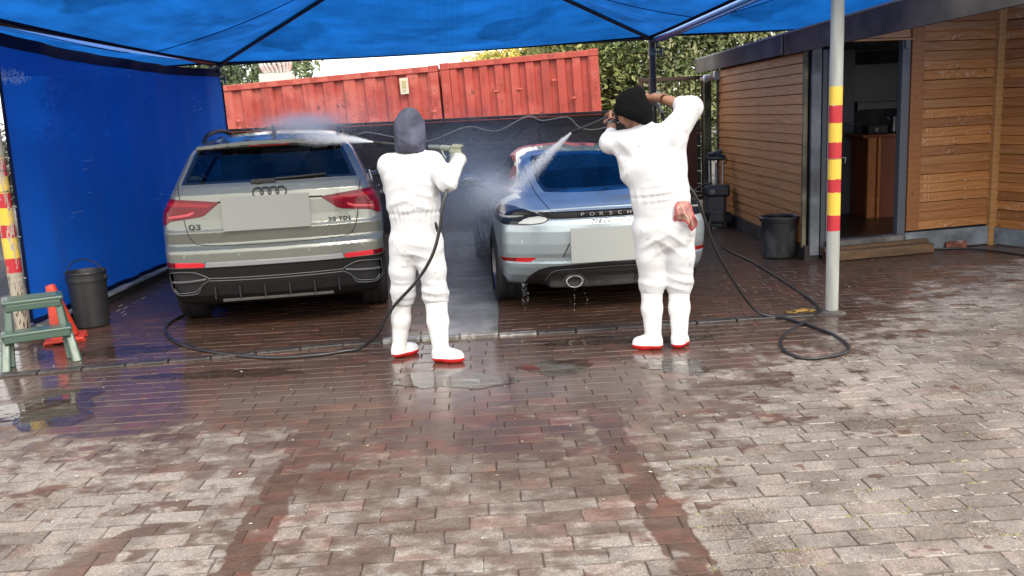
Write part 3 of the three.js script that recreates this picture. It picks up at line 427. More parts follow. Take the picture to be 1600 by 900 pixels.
const wL = [3, 4].map((s) => std([1.75, 1.6, 1.4], 0.6, { map: woodTex(s, [0.36, 0.18, 0.075], [0.19, 0.085, 0.032], 0.06), roughnessMap: roughMot, bumpMap: grain, bumpScale: 0.001 }));
const wT = std([1.3, 1.15, 0.95], 0.6, { map: woodTex(5, [0.40, 0.24, 0.10], [0.25, 0.13, 0.05], 0.02), roughnessMap: roughMot });
function boardRow(parent, n, y0, pitch, len, mats, seed, place) {        // lapped boards; place(mesh, k) sets where it stands
  const R = rng(seed), geos = [];
  for (let k = 0; k < 6; k++) { const g = new RoundedBoxGeometry(len, pitch - 0.004, 0.018, 1, 0.003), p = g.attributes.position, uv = [], ou = R(), ov = R(); for (let i = 0; i < p.count; i++) uv.push(p.getX(i) / 1.9 + ou, p.getY(i) / 0.95 + ov + p.getZ(i)); g.setAttribute('uv', new THREE.Float32BufferAttribute(uv, 2)); geos.push(g); }
  for (let k = 0; k < n; k++) { const m = part(parent, 'board', geos[Math.floor(R() * 6)], mats[Math.floor(R() * mats.length)]); m.rotation.set(-0.15 + (R() - 0.5) * 0.03, 0, (R() - 0.5) * 0.0035); m.position.set((R() - 0.5) * 0.006, y0 + (k + 0.5) * pitch + (R() - 0.5) * 0.004, (R() - 0.5) * 0.004); }
}
{
  const shed = thing('wooden_shed', 'varnished timber shed with an open doorway and lapped boards', 'shed', [0, 0, 0]);
  const grey = std([0.30, 0.325, 0.35], 0.6, { map: rep(mottle, 0.8), roughnessMap: roughMot }), fasc = std([0.115, 0.108, 0.098], 0.75, { map: rep(mottle, 0.4), roughnessMap: roughMot });
  // side wall facing the bay
  const sw = new THREE.Group(); sw.name = 'side_wall'; shed.add(sw); sw.position.set(3.115, 0, -11.28); sw.rotation.y = -Math.PI / 2;
  part(sw, 'backing', box(3.75, 2.15, 0.05, 0, 1.2, -0.05, 0), M.black);  // black sheet stands in for shade in the gaps between boards
  boardRow(sw, 19, 0.155, 0.1045, 3.78, wL, 3, null);
  part(shed, 'plinth', box(0.16, 0.17, 4.0, 3.17, 0.07, -11.3, 0.01), std([0.10, 0.075, 0.06], 0.8, { map: mottle, bumpMap: grain, bumpScale: 0.004 }));
  part(shed, 'corner_trim', box(0.045, 2.08, 0.05, 3.10, 1.17, -9.37, 0.005), std([0.42, 0.36, 0.22], 0.7, { map: rep(mottle, 0.8) }));
  part(shed, 'corner_trim', box(0.03, 2.0, 0.04, 3.095, 1.16, -13.17, 0.005), std([0.38, 0.30, 0.2], 0.7, { map: rep(mottle, 0.8) }));
  // doorway: frame strips, jamb, sill and lintel
  part(shed, 'door_strip', [box(0.10, 2.16, 0.05, 3.19, 1.13, -9.31, 0.006)], grey);
  part(shed, 'door_strip', [box(0.05, 2.1, 0.06, 3.28, 1.1, -9.33, 0.005)], std([0.06, 0.065, 0.075], 0.6));
  part(shed, 'door_strip', [box(0.03, 2.1, 0.05, 3.335, 1.1, -9.35, 0.005)], std([0.2, 0.21, 0.23], 0.6));
  const fy = -13.2 * RAD, FX = (s) => 3.35 + s * Math.cos(fy), FZ = (s) => -9.33 + s * Math.sin(fy);   // the front wall runs slightly back to the right
  const onF = (name, geo, mat, s, y, out = 0) => { const m = part(shed, name, geo, mat); m.position.set(FX(s) + out * Math.sin(fy) * -1, y, FZ(s) + out * Math.cos(fy)); m.rotation.y = -fy; return m; };
  onF('door_jamb', box(0.095, 2.06, 0.07, 0, 0, 0, 0.006), std([0.09, 0.10, 0.12], 0.5, { roughnessMap: roughMot }), 0.85, 1.20, 0.0);
  onF('latch_plate', box(0.05, 0.09, 0.03, 0, 0, 0, 0.005), M.galv, 0.845, 2.17, 0.045);
  onF('door_sill', box(0.92, 0.06, 0.14, 0, 0, 0, 0.008), std([0.3, 0.28, 0.25], 0.7, { map: mottle, bumpMap: grain, bumpScale: 0.004 }), 0.40, 0.17, 0.02);
  onF('sill_board', box(1.0, 0.075, 0.05, 0, 0, 0, 0.008), grey, 0.42, 0.10, 0.085);
  onF('lintel', box(1.02, 0.02, 0.05, 0, 0, 0, 0.004), wT, 0.42, 2.225, 0.03);
  const lw = new THREE.Group(); lw.name = 'lintel_boards'; shed.add(lw); lw.position.set(FX(0.42), 0, FZ(0.42)); lw.rotation.y = -fy; boardRow(lw, 2, 2.24, 0.098, 0.98, [wL[0], wR[0]], 8);
  onF('door_post', box(0.15, 2.5, 0.045, 0, 0, 0, 0.006), std([1, 0.86, 0.75], 0.55, { map: woodTex(6, [0.36, 0.165, 0.055], [0.22, 0.09, 0.03], 0.03), roughnessMap: roughMot }), 0.985, 1.48, 0.02);
  const fw = new THREE.Group(); fw.name = 'front_wall'; shed.add(fw); fw.position.set(FX(1.505), 0, FZ(1.505)); fw.rotation.y = -fy;
  boardRow(fw, 27, 0.225, 0.0985, 0.94, wR, 14); part(fw, 'backing', box(1.0, 2.7, 0.04, 0, 1.5, -0.045, 0), M.black);  // black backing paints the shade lines under the boards
  onF('base_board', box(1.1, 0.2, 0.03, 0, 0, 0, 0.006), std([0.40, 0.46, 0.50], 0.55, { map: rep(mottle, 0.8), roughnessMap: roughMot }), 1.45, 0.11, 0.03);
  onF('screw', [new THREE.SphereGeometry(0.009, 8, 6), new THREE.SphereGeometry(0.009, 8, 6).translate(-0.5, 0.02, 0)], M.galv, 1.82, 0.13, 0.046);
  onF('inner_corner_post', box(0.095, 2.75, 0.07, 0, 0, 0, 0.008), wT, 1.99, 1.37, 0.03);
  // wing wall coming forward on the right
  const ww = new THREE.Group(); ww.name = 'wing_wall'; shed.add(ww); ww.position.set(FX(2.03) + 0.42, 0, FZ(2.03) + 0.98); ww.rotation.y = -66 * RAD;
  boardRow(ww, 27, 0.19, 0.0995, 2.1, wR, 25); part(ww, 'backing', box(2.1, 2.75, 0.04, 0, 1.45, -0.045, 0), M.black); part(ww, 'base_board', box(2.1, 0.18, 0.03, 0, 0.10, 0.012, 0.006), std([0.40, 0.46, 0.50], 0.55, { map: rep(mottle, 0.8), roughnessMap: roughMot }));  // black backing again draws the shade of the board gaps
  // roof and its fascia, which runs on towards the yard
  part(shed, 'roof', boxUV(new THREE.ExtrudeGeometry(new THREE.Shape([[3.06, 9.40], [3.36, 9.41], [4.2, 9.61], [5.3, 9.90], [7, 10.3], [7, 14.4], [3.06, 14.4]].map(([x, z]) => new THREE.Vector2(x, z))), { depth: 0.05, bevelEnabled: false }).rotateX(-Math.PI / 2).scale(1, 1, 1).translate(0, 2.30, 0)), std([0.22, 0.23, 0.25], 0.5, { metalness: 0.2, map: mottle }));
  part(shed, 'fascia', box(0.03, 0.205, 4.45, 3.045, 2.252, -12.15, 0.004), std([0.20, 0.195, 0.18], 0.75, { map: rep(mottle, 0.35) }));
  part(shed, 'fascia', box(0.032, 0.225, 4.72, 3.055, 2.252, -7.56, 0.004), fasc);
  part(shed, 'roof_edge', rod([3.04, 2.37, -5.2], [3.04, 2.36, -14.4], 0.012), std([0.3, 0.36, 0.42], 0.4, { metalness: 0.4 }));
  part(shed, 'beam_post', box(0.1, 2.15, 0.1, 3.1, 1.06, -4.98, 0.01), fasc);
  part(shed, 'fascia_joint', box(0.006, 0.2, 0.03, 3.027, 2.25, -9.93, 0.002), M.galv);
  // the room behind the doorway
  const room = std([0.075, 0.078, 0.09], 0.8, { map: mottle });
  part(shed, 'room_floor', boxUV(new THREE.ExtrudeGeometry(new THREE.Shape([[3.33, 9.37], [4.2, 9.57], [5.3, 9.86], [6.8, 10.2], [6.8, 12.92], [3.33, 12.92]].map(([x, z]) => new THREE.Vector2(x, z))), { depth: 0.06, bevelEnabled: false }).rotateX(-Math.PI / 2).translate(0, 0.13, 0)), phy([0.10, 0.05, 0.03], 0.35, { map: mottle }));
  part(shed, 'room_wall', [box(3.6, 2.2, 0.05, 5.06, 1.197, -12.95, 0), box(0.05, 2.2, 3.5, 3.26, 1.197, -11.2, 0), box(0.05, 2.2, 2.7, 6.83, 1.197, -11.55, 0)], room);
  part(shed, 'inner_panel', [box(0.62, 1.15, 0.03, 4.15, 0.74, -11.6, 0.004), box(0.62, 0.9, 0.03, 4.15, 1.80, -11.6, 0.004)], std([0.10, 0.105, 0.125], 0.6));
  part(shed, 'panel_joint', box(0.62, 0.012, 0.02, 4.15, 1.335, -11.585, 0.002), M.galv);
}
{
  const c = thing('counter', 'reddish brown wooden counter inside the shed doorway', 'counter', [4.95, 0.19, -11.3]);
  const cw = std([1, 0.75, 0.55], 0.45, { map: woodTex(7, [0.26, 0.08, 0.025], [0.17, 0.05, 0.016], 0) }), cl = std([1, 0.9, 0.8], 0.45, { map: woodTex(8, [0.55, 0.22, 0.06], [0.36, 0.13, 0.035], 0) });
  part(c, 'front_panel', box(1.1, 0.98, 0.03, 0.05, 0.49, 0.26, 0.004), cw); part(c, 'end_panel', box(0.03, 0.98, 0.5, -0.515, 0.49, 0, 0.004), cw); part(c, 'corner_strip', box(0.1, 0.98, 0.02, -0.48, 0.49, 0.287, 0.004), cl); part(c, 'corner_strip', box(0.035, 0.98, 0.02, -0.39, 0.49, 0.283, 0.004), cl); part(c, 'counter_top', box(1.24, 0.04, 0.6, 0.02, 1.0, 0, 0.006), cw);
  const k = thing('kettle', 'dark metal kettle standing on the counter in the doorway', 'kettle', [4.86, 1.21, -11.3]); const km = std([0.2, 0.2, 0.21], 0.3, { metalness: 0.8 });
  part(k, 'body', lathe([[0, 0], [0.075, 0], [0.08, 0.02], [0.062, 0.2], [0.05, 0.22], [0, 0.225]], 24), km); part(k, 'handle', tube([[0.06, 0.19, 0], [0.115, 0.18, 0], [0.115, 0.06, 0], [0.07, 0.04, 0]], 0.009, 20, 8), M.black); part(k, 'spout', rod([-0.05, 0.15, 0], [-0.1, 0.2, 0], 0.022, 0.012), km); part(k, 'lid_knob', new THREE.SphereGeometry(0.014, 12, 8).translate(0, 0.235, 0), M.black);
  const w = thing('small_stereo', 'small dark box with a round dial on the counter beside the kettle', 'stereo', [4.62, 1.21, -11.32]); part(w, 'body', box(0.24, 0.1, 0.2, 0, 0.05, 0, 0.01), M.black); part(w, 'dial', rod([-0.02, 0.05, 0.1], [-0.02, 0.05, 0.112], 0.026), M.galv);
  const s = thing('wall_shelf', 'dark shelf with a pale backing on the wall inside the shed', 'shelf', [5.35, 1.62, -12.8]); part(s, 'shelf_board', box(1.0, 0.03, 0.28, 0, 0, 0.02, 0.004), std([0.25, 0.25, 0.27], 0.6)); part(s, 'back_panel', box(1.0, 0.62, 0.02, 0, 0.18, -0.11, 0.003), std([0.30, 0.30, 0.33], 0.7)); for (const x of [-0.4, 0.4]) part(s, 'bracket', box(0.02, 0.14, 0.2, x, -0.08, 0, 0.003), M.galv);
  const nb = thing('notice_board', 'pale square board on the dim wall inside the doorway', 'board', [4.0, 1.9, -11.56]); part(nb, 'sheet', box(0.36, 0.42, 0.012, 0, 0, 0, 0.003), std([0.28, 0.28, 0.30], 0.8)); part(nb, 'rail', box(0.38, 0.02, 0.02, 0, 0.215, 0.002, 0.003), M.black);
}
{ // step, loose bricks, cable, lamp
  const st = thing('timber_step', 'weathered splintered timber step below the shed doorway', 'step', [3.90, 0, -9.33]); st.rotation.y = 13.2 * RAD;
  const tw = std([0.62, 0.55, 0.48], 0.85, { map: woodTex(9, [0.30, 0.20, 0.11], [0.07, 0.045, 0.028], 0.1), bumpMap: grain, bumpScale: 0.006 });
  const g = new RoundedBoxGeometry(1.2, 0.10, 0.17, 4, 0.012), p = g.attributes.position; for (let i = 0; i < p.count; i++) { const x = p.getX(i); p.setY(i, p.getY(i) + 0.008 * (n2(x * 9, p.getZ(i) * 20) - 0.5)); p.setZ(i, p.getZ(i) + 0.02 * (n2(x * 6, 3) - 0.5)); } g.computeVertexNormals();
  part(st, 'plank', boxUV(g, 0.6).translate(0, 0.055, 0), tw); part(st, 'plank', boxUV(box(1.25, 0.05, 0.1, -0.02, 0.115, -0.06, 0.01), 0.6, 0.3), tw);
  const bm = std([0.42, 0.15, 0.095], 0.85, { map: rep(mottle, 4), bumpMap: rep(grain, 3), bumpScale: 0.004 });
  const lb = (lab, x, z, ry) => { const t = thing('loose_brick', lab, 'brick', [x, 0, z], ry, 'loose red bricks by the shed step'); const b = box(0.23, 0.075, 0.11, 0, 0.038, 0, 0.008); part(t, 'brick_body', b, bm); part(t, 'mortar', [box(0.05, 0.006, 0.06, 0.05, 0.078, 0.01, 0.002), box(0.03, 0.008, 0.03, -0.06, 0.077, -0.02, 0.002)], std([0.45, 0.42, 0.38], 0.9)); };
  lb('red brick lying at the end of the timber step under the grey base board', 4.83, -9.62, 0.05); lb('red brick half hidden behind the banded post', 3.42, -9.30, 0.3);
  solo('ground_cable', tube([[3.30, 0.012, -9.22], [3.5, 0.012, -9.26], [4.1, 0.012, -9.46], [4.68, 0.012, -9.55], [4.93, 0.012, -9.43], [5.1, 0.012, -9.15], [5.25, 0.012, -8.75], [5.5, 0.012, -8.2]], 0.010, 90, 8), M.hose, 'thin black cable along the foot of the shed step', 'cable');
  const l = thing('flood_lamp', 'small grey-white flood lamp under the far end of the shed fascia', 'lamp', [3.05, 2.05, -13.15]); const lm = std([0.55, 0.56, 0.56], 0.5);
  part(l, 'housing', [box(0.16, 0.13, 0.09, 0.06, 0.02, 0, 0.02)], lm); part(l, 'lamp_head', [rod([-0.06, 0.0, 0.02], [-0.16, -0.02, 0.06], 0.045, 0.06)], lm); part(l, 'lens', new THREE.SphereGeometry(0.052, 16, 10).scale(0.5, 1, 1).translate(-0.16, -0.02, 0.06), phy([0.7, 0.7, 0.7], 0.2, { clearcoat: 1 })); part(l, 'bracket', box(0.03, 0.1, 0.03, 0.1, 0.1, 0, 0.004), M.galv);
}
// ---------------------------------------------------------------- surface tools: mesh an implicit body, cut it along outlines
const smax = (a, b, k) => { const h = Math.max(k - Math.abs(a - b), 0) / k; return Math.max(a, b) + h * h * k * 0.25; };
const smin = (a, b, k) => -smax(-a, -b, k);
const axis = (segs) => { const o = []; for (const [a, b, d] of segs) { const n = Math.max(1, Math.round((b - a) / d)); for (let i = o.length ? 1 : 0; i <= n; i++) o.push(a + (b - a) * i / n); } return o; };
function surfaceNet(f, xs, ys, zs, eps = 0.002) {
  const nx = xs.length, ny = ys.length, nz = zs.length, F = new Float32Array(nx * ny * nz), id = (i, j, k) => (k * ny + j) * nx + i;
  for (let k = 0; k < nz; k++) for (let j = 0; j < ny; j++) for (let i = 0; i < nx; i++) F[id(i, j, k)] = f(xs[i], ys[j], zs[k]);
  const cell = new Int32Array(nx * ny * nz).fill(-1), P = [], N = [], I = [];
  for (let k = 0; k < nz - 1; k++) for (let j = 0; j < ny - 1; j++) for (let i = 0; i < nx - 1; i++) {
    let m = 0; for (let c = 0; c < 8; c++) if (F[id(i + (c & 1), j + (c >> 1 & 1), k + (c >> 2))] < 0) m |= 1 << c;
    if (m === 0 || m === 255) continue;
    let sx = 0, sy = 0, sz = 0, n = 0;
    for (let c = 0; c < 8; c++) for (let b = 0; b < 3; b++) { const d = c ^ (1 << b); if (d < c || ((m >> c & 1) === (m >> d & 1))) continue; const A = F[id(i + (c & 1), j + (c >> 1 & 1), k + (c >> 2))], B = F[id(i + (d & 1), j + (d >> 1 & 1), k + (d >> 2))], t = A / (A - B); sx += mix(xs[i + (c & 1)], xs[i + (d & 1)], t); sy += mix(ys[j + (c >> 1 & 1)], ys[j + (d >> 1 & 1)], t); sz += mix(zs[k + (c >> 2)], zs[k + (d >> 2)], t); n++; }
    let x = sx / n, y = sy / n, z = sz / n, gx, gy, gz;
    for (let it = 0; it < 2; it++) { gx = (f(x + eps, y, z) - f(x - eps, y, z)); gy = (f(x, y + eps, z) - f(x, y - eps, z)); gz = (f(x, y, z + eps) - f(x, y, z - eps)); if (it === 0) { const v = f(x, y, z), q = 2 * eps, g2 = (gx * gx + gy * gy + gz * gz) / (q * q); if (g2 > 0.05) { const st = clamp(v / g2, -0.012, 0.012) / q * 0.8; x -= gx * st; y -= gy * st; z -= gz * st; } } }
    const L = Math.hypot(gx, gy, gz) || 1; cell[id(i, j, k)] = P.length / 3; P.push(x, y, z); N.push(gx / L, gy / L, gz / L);
  }
  const quad = (a, b, c, d, fl) => { if (a < 0 || b < 0 || c < 0 || d < 0) return; if (fl) I.push(a, b, c, a, c, d); else I.push(a, c, b, a, d, c); };
  for (let k = 1; k < nz - 1; k++) for (let j = 1; j < ny - 1; j++) for (let i = 1; i < nx - 1; i++) {
    const s = F[id(i, j, k)] < 0;
    if (s !== F[id(i + 1, j, k)] < 0) quad(cell[id(i, j - 1, k - 1)], cell[id(i, j, k - 1)], cell[id(i, j, k)], cell[id(i, j - 1, k)], s);
    if (s !== F[id(i, j + 1, k)] < 0) quad(cell[id(i - 1, j, k - 1)], cell[id(i - 1, j, k)], cell[id(i, j, k)], cell[id(i, j, k - 1)], s);
    if (s !== F[id(i, j, k + 1)] < 0) quad(cell[id(i - 1, j - 1, k)], cell[id(i, j - 1, k)], cell[id(i, j, k)], cell[id(i - 1, j, k)], s);
  }
  return { P, N, I };
}
function cut(m, g) {                                       // -> [where g < 0, the rest], the border exact along g = 0
  const n = m.P.length / 3, G = new Float32Array(n); for (let i = 0; i < n; i++) G[i] = g(m.P[i * 3], m.P[i * 3 + 1], m.P[i * 3 + 2], m.N[i * 3], m.N[i * 3 + 1], m.N[i * 3 + 2]);
  const out = [0, 1].map(() => ({ P: [], N: [], I: [], map: new Map() }));
  const vert = (o, i) => { let k = o.map.get(i); if (k === undefined) { k = o.P.length / 3; o.map.set(i, k); o.P.push(m.P[i * 3], m.P[i * 3 + 1], m.P[i * 3 + 2]); o.N.push(m.N[i * 3], m.N[i * 3 + 1], m.N[i * 3 + 2]); } return k; };
  const mid = (o, a, b) => { if (a > b) [a, b] = [b, a]; const key = a * 4194304 + b + 0.5; let k = o.map.get(key); if (k === undefined) { const t = G[a] / (G[a] - G[b]); k = o.P.length / 3; o.map.set(key, k); for (let c = 0; c < 3; c++) { o.P.push(mix(m.P[a * 3 + c], m.P[b * 3 + c], t)); o.N.push(mix(m.N[a * 3 + c], m.N[b * 3 + c], t)); } } return k; };
  for (let i = 0; i < m.I.length; i += 3) {
    const t = [m.I[i], m.I[i + 1], m.I[i + 2]], s = t.map((v) => G[v] < 0), c = s[0] + s[1] + s[2];
    if (c === 3 || c === 0) { const o = out[c ? 0 : 1]; o.I.push(...t.map((v) => vert(o, v))); continue; }
    const lone = c === 1 ? s.indexOf(true) : s.indexOf(false), a = t[lone], b = t[(lone + 1) % 3], d = t[(lone + 2) % 3], o1 = out[c === 1 ? 0 : 1], o2 = out[c === 1 ? 1 : 0];
    o1.I.push(vert(o1, a), mid(o1, a, b), mid(o1, a, d));
    const mb = mid(o2, a, b), md = mid(o2, a, d), vb = vert(o2, b), vd = vert(o2, d); o2.I.push(mb, vb, vd, mb, vd, md);
  }
  return out;
}
function toGeo(m, off = 0, skirt = 0) {                    // off: moved along the normals; skirt: the open border folded inwards, so the piece has thickness
  const P = m.P.slice(), N = m.N.slice(), I = m.I.slice(); for (let i = 0; i < P.length; i++) P[i] += N[i] * off;
  if (skirt) { const E = new Map(); for (let i = 0; i < m.I.length; i += 3) for (let k = 0; k < 3; k++) { const a = m.I[i + k], b = m.I[i + (k + 1) % 3], r = b * 4194304 + a; if (E.has(r)) E.delete(r); else E.set(a * 4194304 + b, [a, b]); } for (const [a, b] of E.values()) { const n = P.length / 3; for (const v of [a, b]) for (const d of [0, skirt]) { for (let c = 0; c < 3; c++) { P.push(m.P[v * 3 + c] + m.N[v * 3 + c] * (off - d)); N.push(m.N[v * 3 + c]); } } I.push(n, n + 1, n + 2, n + 2, n + 1, n + 3); } }
  const g = new THREE.BufferGeometry(), uv = []; for (let i = 0; i < P.length; i += 3) uv.push(P[i] + P[i + 2] * 0.6, P[i + 1] + P[i + 2] * 0.35);
  g.setAttribute('position', new THREE.Float32BufferAttribute(P, 3)); g.setAttribute('normal', new THREE.Float32BufferAttribute(N, 3)); g.setAttribute('uv', new THREE.Float32BufferAttribute(uv, 2)); g.setIndex(I); return g;
}
function sdPoly(p, x, y) {
  let d = Infinity, s = 1; for (let i = 0, j = p.length - 1; i < p.length; j = i++) { const ex = p[j][0] - p[i][0], ey = p[j][1] - p[i][1], wx = x - p[i][0], wy = y - p[i][1], t = clamp((wx * ex + wy * ey) / (ex * ex + ey * ey || 1)), bx = wx - ex * t, by = wy - ey * t; d = Math.min(d, bx * bx + by * by); const c1 = y >= p[i][1], c2 = y < p[j][1], c3 = ex * wy > ey * wx; if ((c1 && c2 && c3) || (!c1 && !c2 && !c3)) s = -s; }
  return s * Math.sqrt(d);
}
function sdLine(p, x, y) { let d = Infinity; for (let i = 1; i < p.length; i++) { const ex = p[i][0] - p[i - 1][0], ey = p[i][1] - p[i - 1][1], wx = x - p[i - 1][0], wy = y - p[i - 1][1], t = clamp((wx * ex + wy * ey) / (ex * ex + ey * ey || 1)), bx = wx - ex * t, by = wy - ey * t; d = Math.min(d, bx * bx + by * by); } return Math.sqrt(d); }
const smoothLine = (pts, n = 6, closed = false) => new THREE.CatmullRomCurve3(pts.map(([x, y]) => V(x, y, 0)), closed, 'catmullrom', 0.35).getPoints(pts.length * n).map((p) => [p.x, p.y]);
const mirr = (p) => p.map(([x, y]) => [-x, y]).reverse();
const font = await new FontLoader().loadAsync('fonts/droid/droid_sans_bold.typeface.json');
const fontM = await new FontLoader().loadAsync('fonts/droid/droid_sans_regular.typeface.json');
function text(str, h, depth = 0.006, f = font, sx = 1, shear = 0) { const g = new TextGeometry(str, { font: f, size: h, depth, curveSegments: 4, bevelEnabled: false }); g.computeBoundingBox(); const b = g.boundingBox; g.translate(-(b.min.x + b.max.x) / 2, -(b.min.y + b.max.y) / 2, 0); if (shear) g.applyMatrix4(new THREE.Matrix4().set(1, shear, 0, 0, 0, 1, 0, 0, 0, 0, 1, 0, 0, 0, 0, 1)); return g.scale(sx, 1, 1); }
// ---------------------------------------------------------------- cars (local frame: rear at z = 0 facing +z, nose towards -z)
function wheel(parent, x, s, r, wd, side, rimMat) {
  const w = part(parent, 'wheel', lathe([[r * 0.72, -wd / 2], [r * 0.93, -wd / 2], [r * 0.985, -wd / 2 + 0.025], [r, -wd / 2 + 0.05], [r, -wd * 0.17], [r - 0.008, -wd * 0.165], [r - 0.008, -wd * 0.13], [r, -wd * 0.125], [r, wd * 0.125], [r - 0.008, wd * 0.13], [r - 0.008, wd * 0.165], [r, wd * 0.17], [r, wd / 2 - 0.05], [r * 0.985, wd / 2 - 0.025], [r * 0.93, wd / 2], [r * 0.72, wd / 2]], 56).rotateZ(Math.PI / 2), M.rubber);
  w.position.set(x, r - 0.004, -s);
  const rim = [lathe([[r * 0.73, -wd * 0.45], [r * 0.70, -wd * 0.3], [r * 0.68, wd * 0.3], [r * 0.73, wd * 0.46]], 40).rotateZ(Math.PI / 2), rod([-wd * 0.2, 0, 0], [wd * 0.3, 0, 0], 0.06, 0.06, 20)];
  for (let k = 0; k < 10; k++) { const g = box(0.03, r * 0.66, 0.035, 0, r * 0.36, 0, 0.008); rim.push(g.translate(wd * 0.3, 0, 0).rotateX(k * Math.PI / 5)); }
  const rm = part(w, 'rim', rim, rimMat); if (side < 0) rm.rotation.y = Math.PI;
  const ds = part(w, 'brake_disc', rod([0, 0, 0], [0.02, 0, 0], r * 0.52, r * 0.52, 32), M.darkSteel); ds.position.x = 0;
}
function carShell(f, L, W, H, paint) {
  const xs = axis([[-W - 0.03, W + 0.03, 0.0125]]), ys = axis([[0.14, H + 0.03, 0.0115]]), zs = axis([[-L - 0.05, -2.0, 0.05], [-2.0, -1.2, 0.025], [-1.2, 0.045, 0.0115]]);
  return surfaceNet(f, xs, ys, zs);
}
const onRear = (f, x, y, z0 = 0.1, z1 = -2.6) => { let a = z0; for (let z = z0; z > z1; z -= 0.01) if (f(x, y, z) < 0) { let lo = z, hi = a; for (let i = 0; i < 18; i++) { const m = (lo + hi) / 2; if (f(x, y, m) < 0) lo = m; else hi = m; } return (lo + hi) / 2; } else a = z; return z1; };
const rearTube = (f, pts, r, n = 60, out = 0.002) => { const c = smoothLine(pts, 8); return new THREE.TubeGeometry(new THREE.CatmullRomCurve3(c.map(([x, y]) => V(x, y, onRear(f, x, y) + out))), n, r, 8); };
const onSide = (f, s, y, sg) => { let a = 1.1; for (let x = 1.1; x > 0.2; x -= 0.01) if (f(x * sg, y, -s) < 0) { let lo = x, hi = a; for (let i = 0; i < 16; i++) { const m = (lo + hi) / 2; if (f(m * sg, y, -s) < 0) lo = m; else hi = m; } return lo * sg; } else a = x; return 0.2 * sg; };
const sideTube = (f, pts, r, sg, out = -0.002) => new THREE.TubeGeometry(new THREE.CatmullRomCurve3(smoothLine(pts, 6).map(([s, y]) => V(onSide(f, s, y, sg) + out * sg, y, -s))), 50, r, 6);
function rearText(parent, name, f, str, x, y, h, mat, o = {}) { // each letter is set on the body on its own
  const tot = text(str, h, 0.005, o.font, o.sx ?? 1, o.shear ?? 0); tot.computeBoundingBox(); const w = tot.boundingBox.max.x * 2;
  const z0 = onRear(f, x - w / 2, y), z1 = onRear(f, x + w / 2, y), zt = onRear(f, x, y + h * 0.4), zb = onRear(f, x, y - h * 0.4), zc = onRear(f, x, y);
  const m = part(parent, name, tot, mat); m.position.set(x, y, Math.max(zc, (z0 + z1) / 2) + 0.001); m.rotation.set(-Math.atan2(zb - zt, h * 0.8), -Math.atan2(z1 - z0, w), 0, 'YXZ'); return m;
}
const lensMat = (c, o = {}) => phy(c, 0.12, { clearcoat: 0.25, clearcoatRoughness: 0.03, specularIntensity: 0.6, ...o });
M.glassTint = phy([0.42, 0.47, 0.50], 0.02, { transmission: 1, ior: 1.5, specularIntensity: 1 });
M.glassDark = phy([0.20, 0.235, 0.26], 0.02, { transmission: 1, ior: 1.52 });
const flake = tex(256, 256, (i, j) => [hsh(i, j) * 255, hsh(i, j, 2) * 255, 255], false);
M.mirror = std([0.16, 0.17, 0.18], 0.05, { metalness: 1 });
M.liner = std([0.025, 0.025, 0.027], 0.85);
function seats(t, rows) { for (const [x, s, y, h, w] of rows) { part(t, 'seat', [box(w, h, 0.13, x, y + h / 2, -s, 0.05, -0.2), box(w, 0.14, 0.46, x, y, -s - 0.26, 0.05)], M.liner); part(t, 'headrest', [box(w * 0.52, 0.17, 0.1, x, y + h + 0.10, -s + 0.1, 0.045, -0.15), rod([x - 0.06, y + h - 0.04, -s + 0.08], [x - 0.06, y + h + 0.06, -s + 0.09], 0.008), rod([x + 0.06, y + h - 0.04, -s + 0.08], [x + 0.06, y + h + 0.06, -s + 0.09], 0.008)], M.liner); } }
const plateMat = (r, g, b) => std([r, g, b], 0.5);

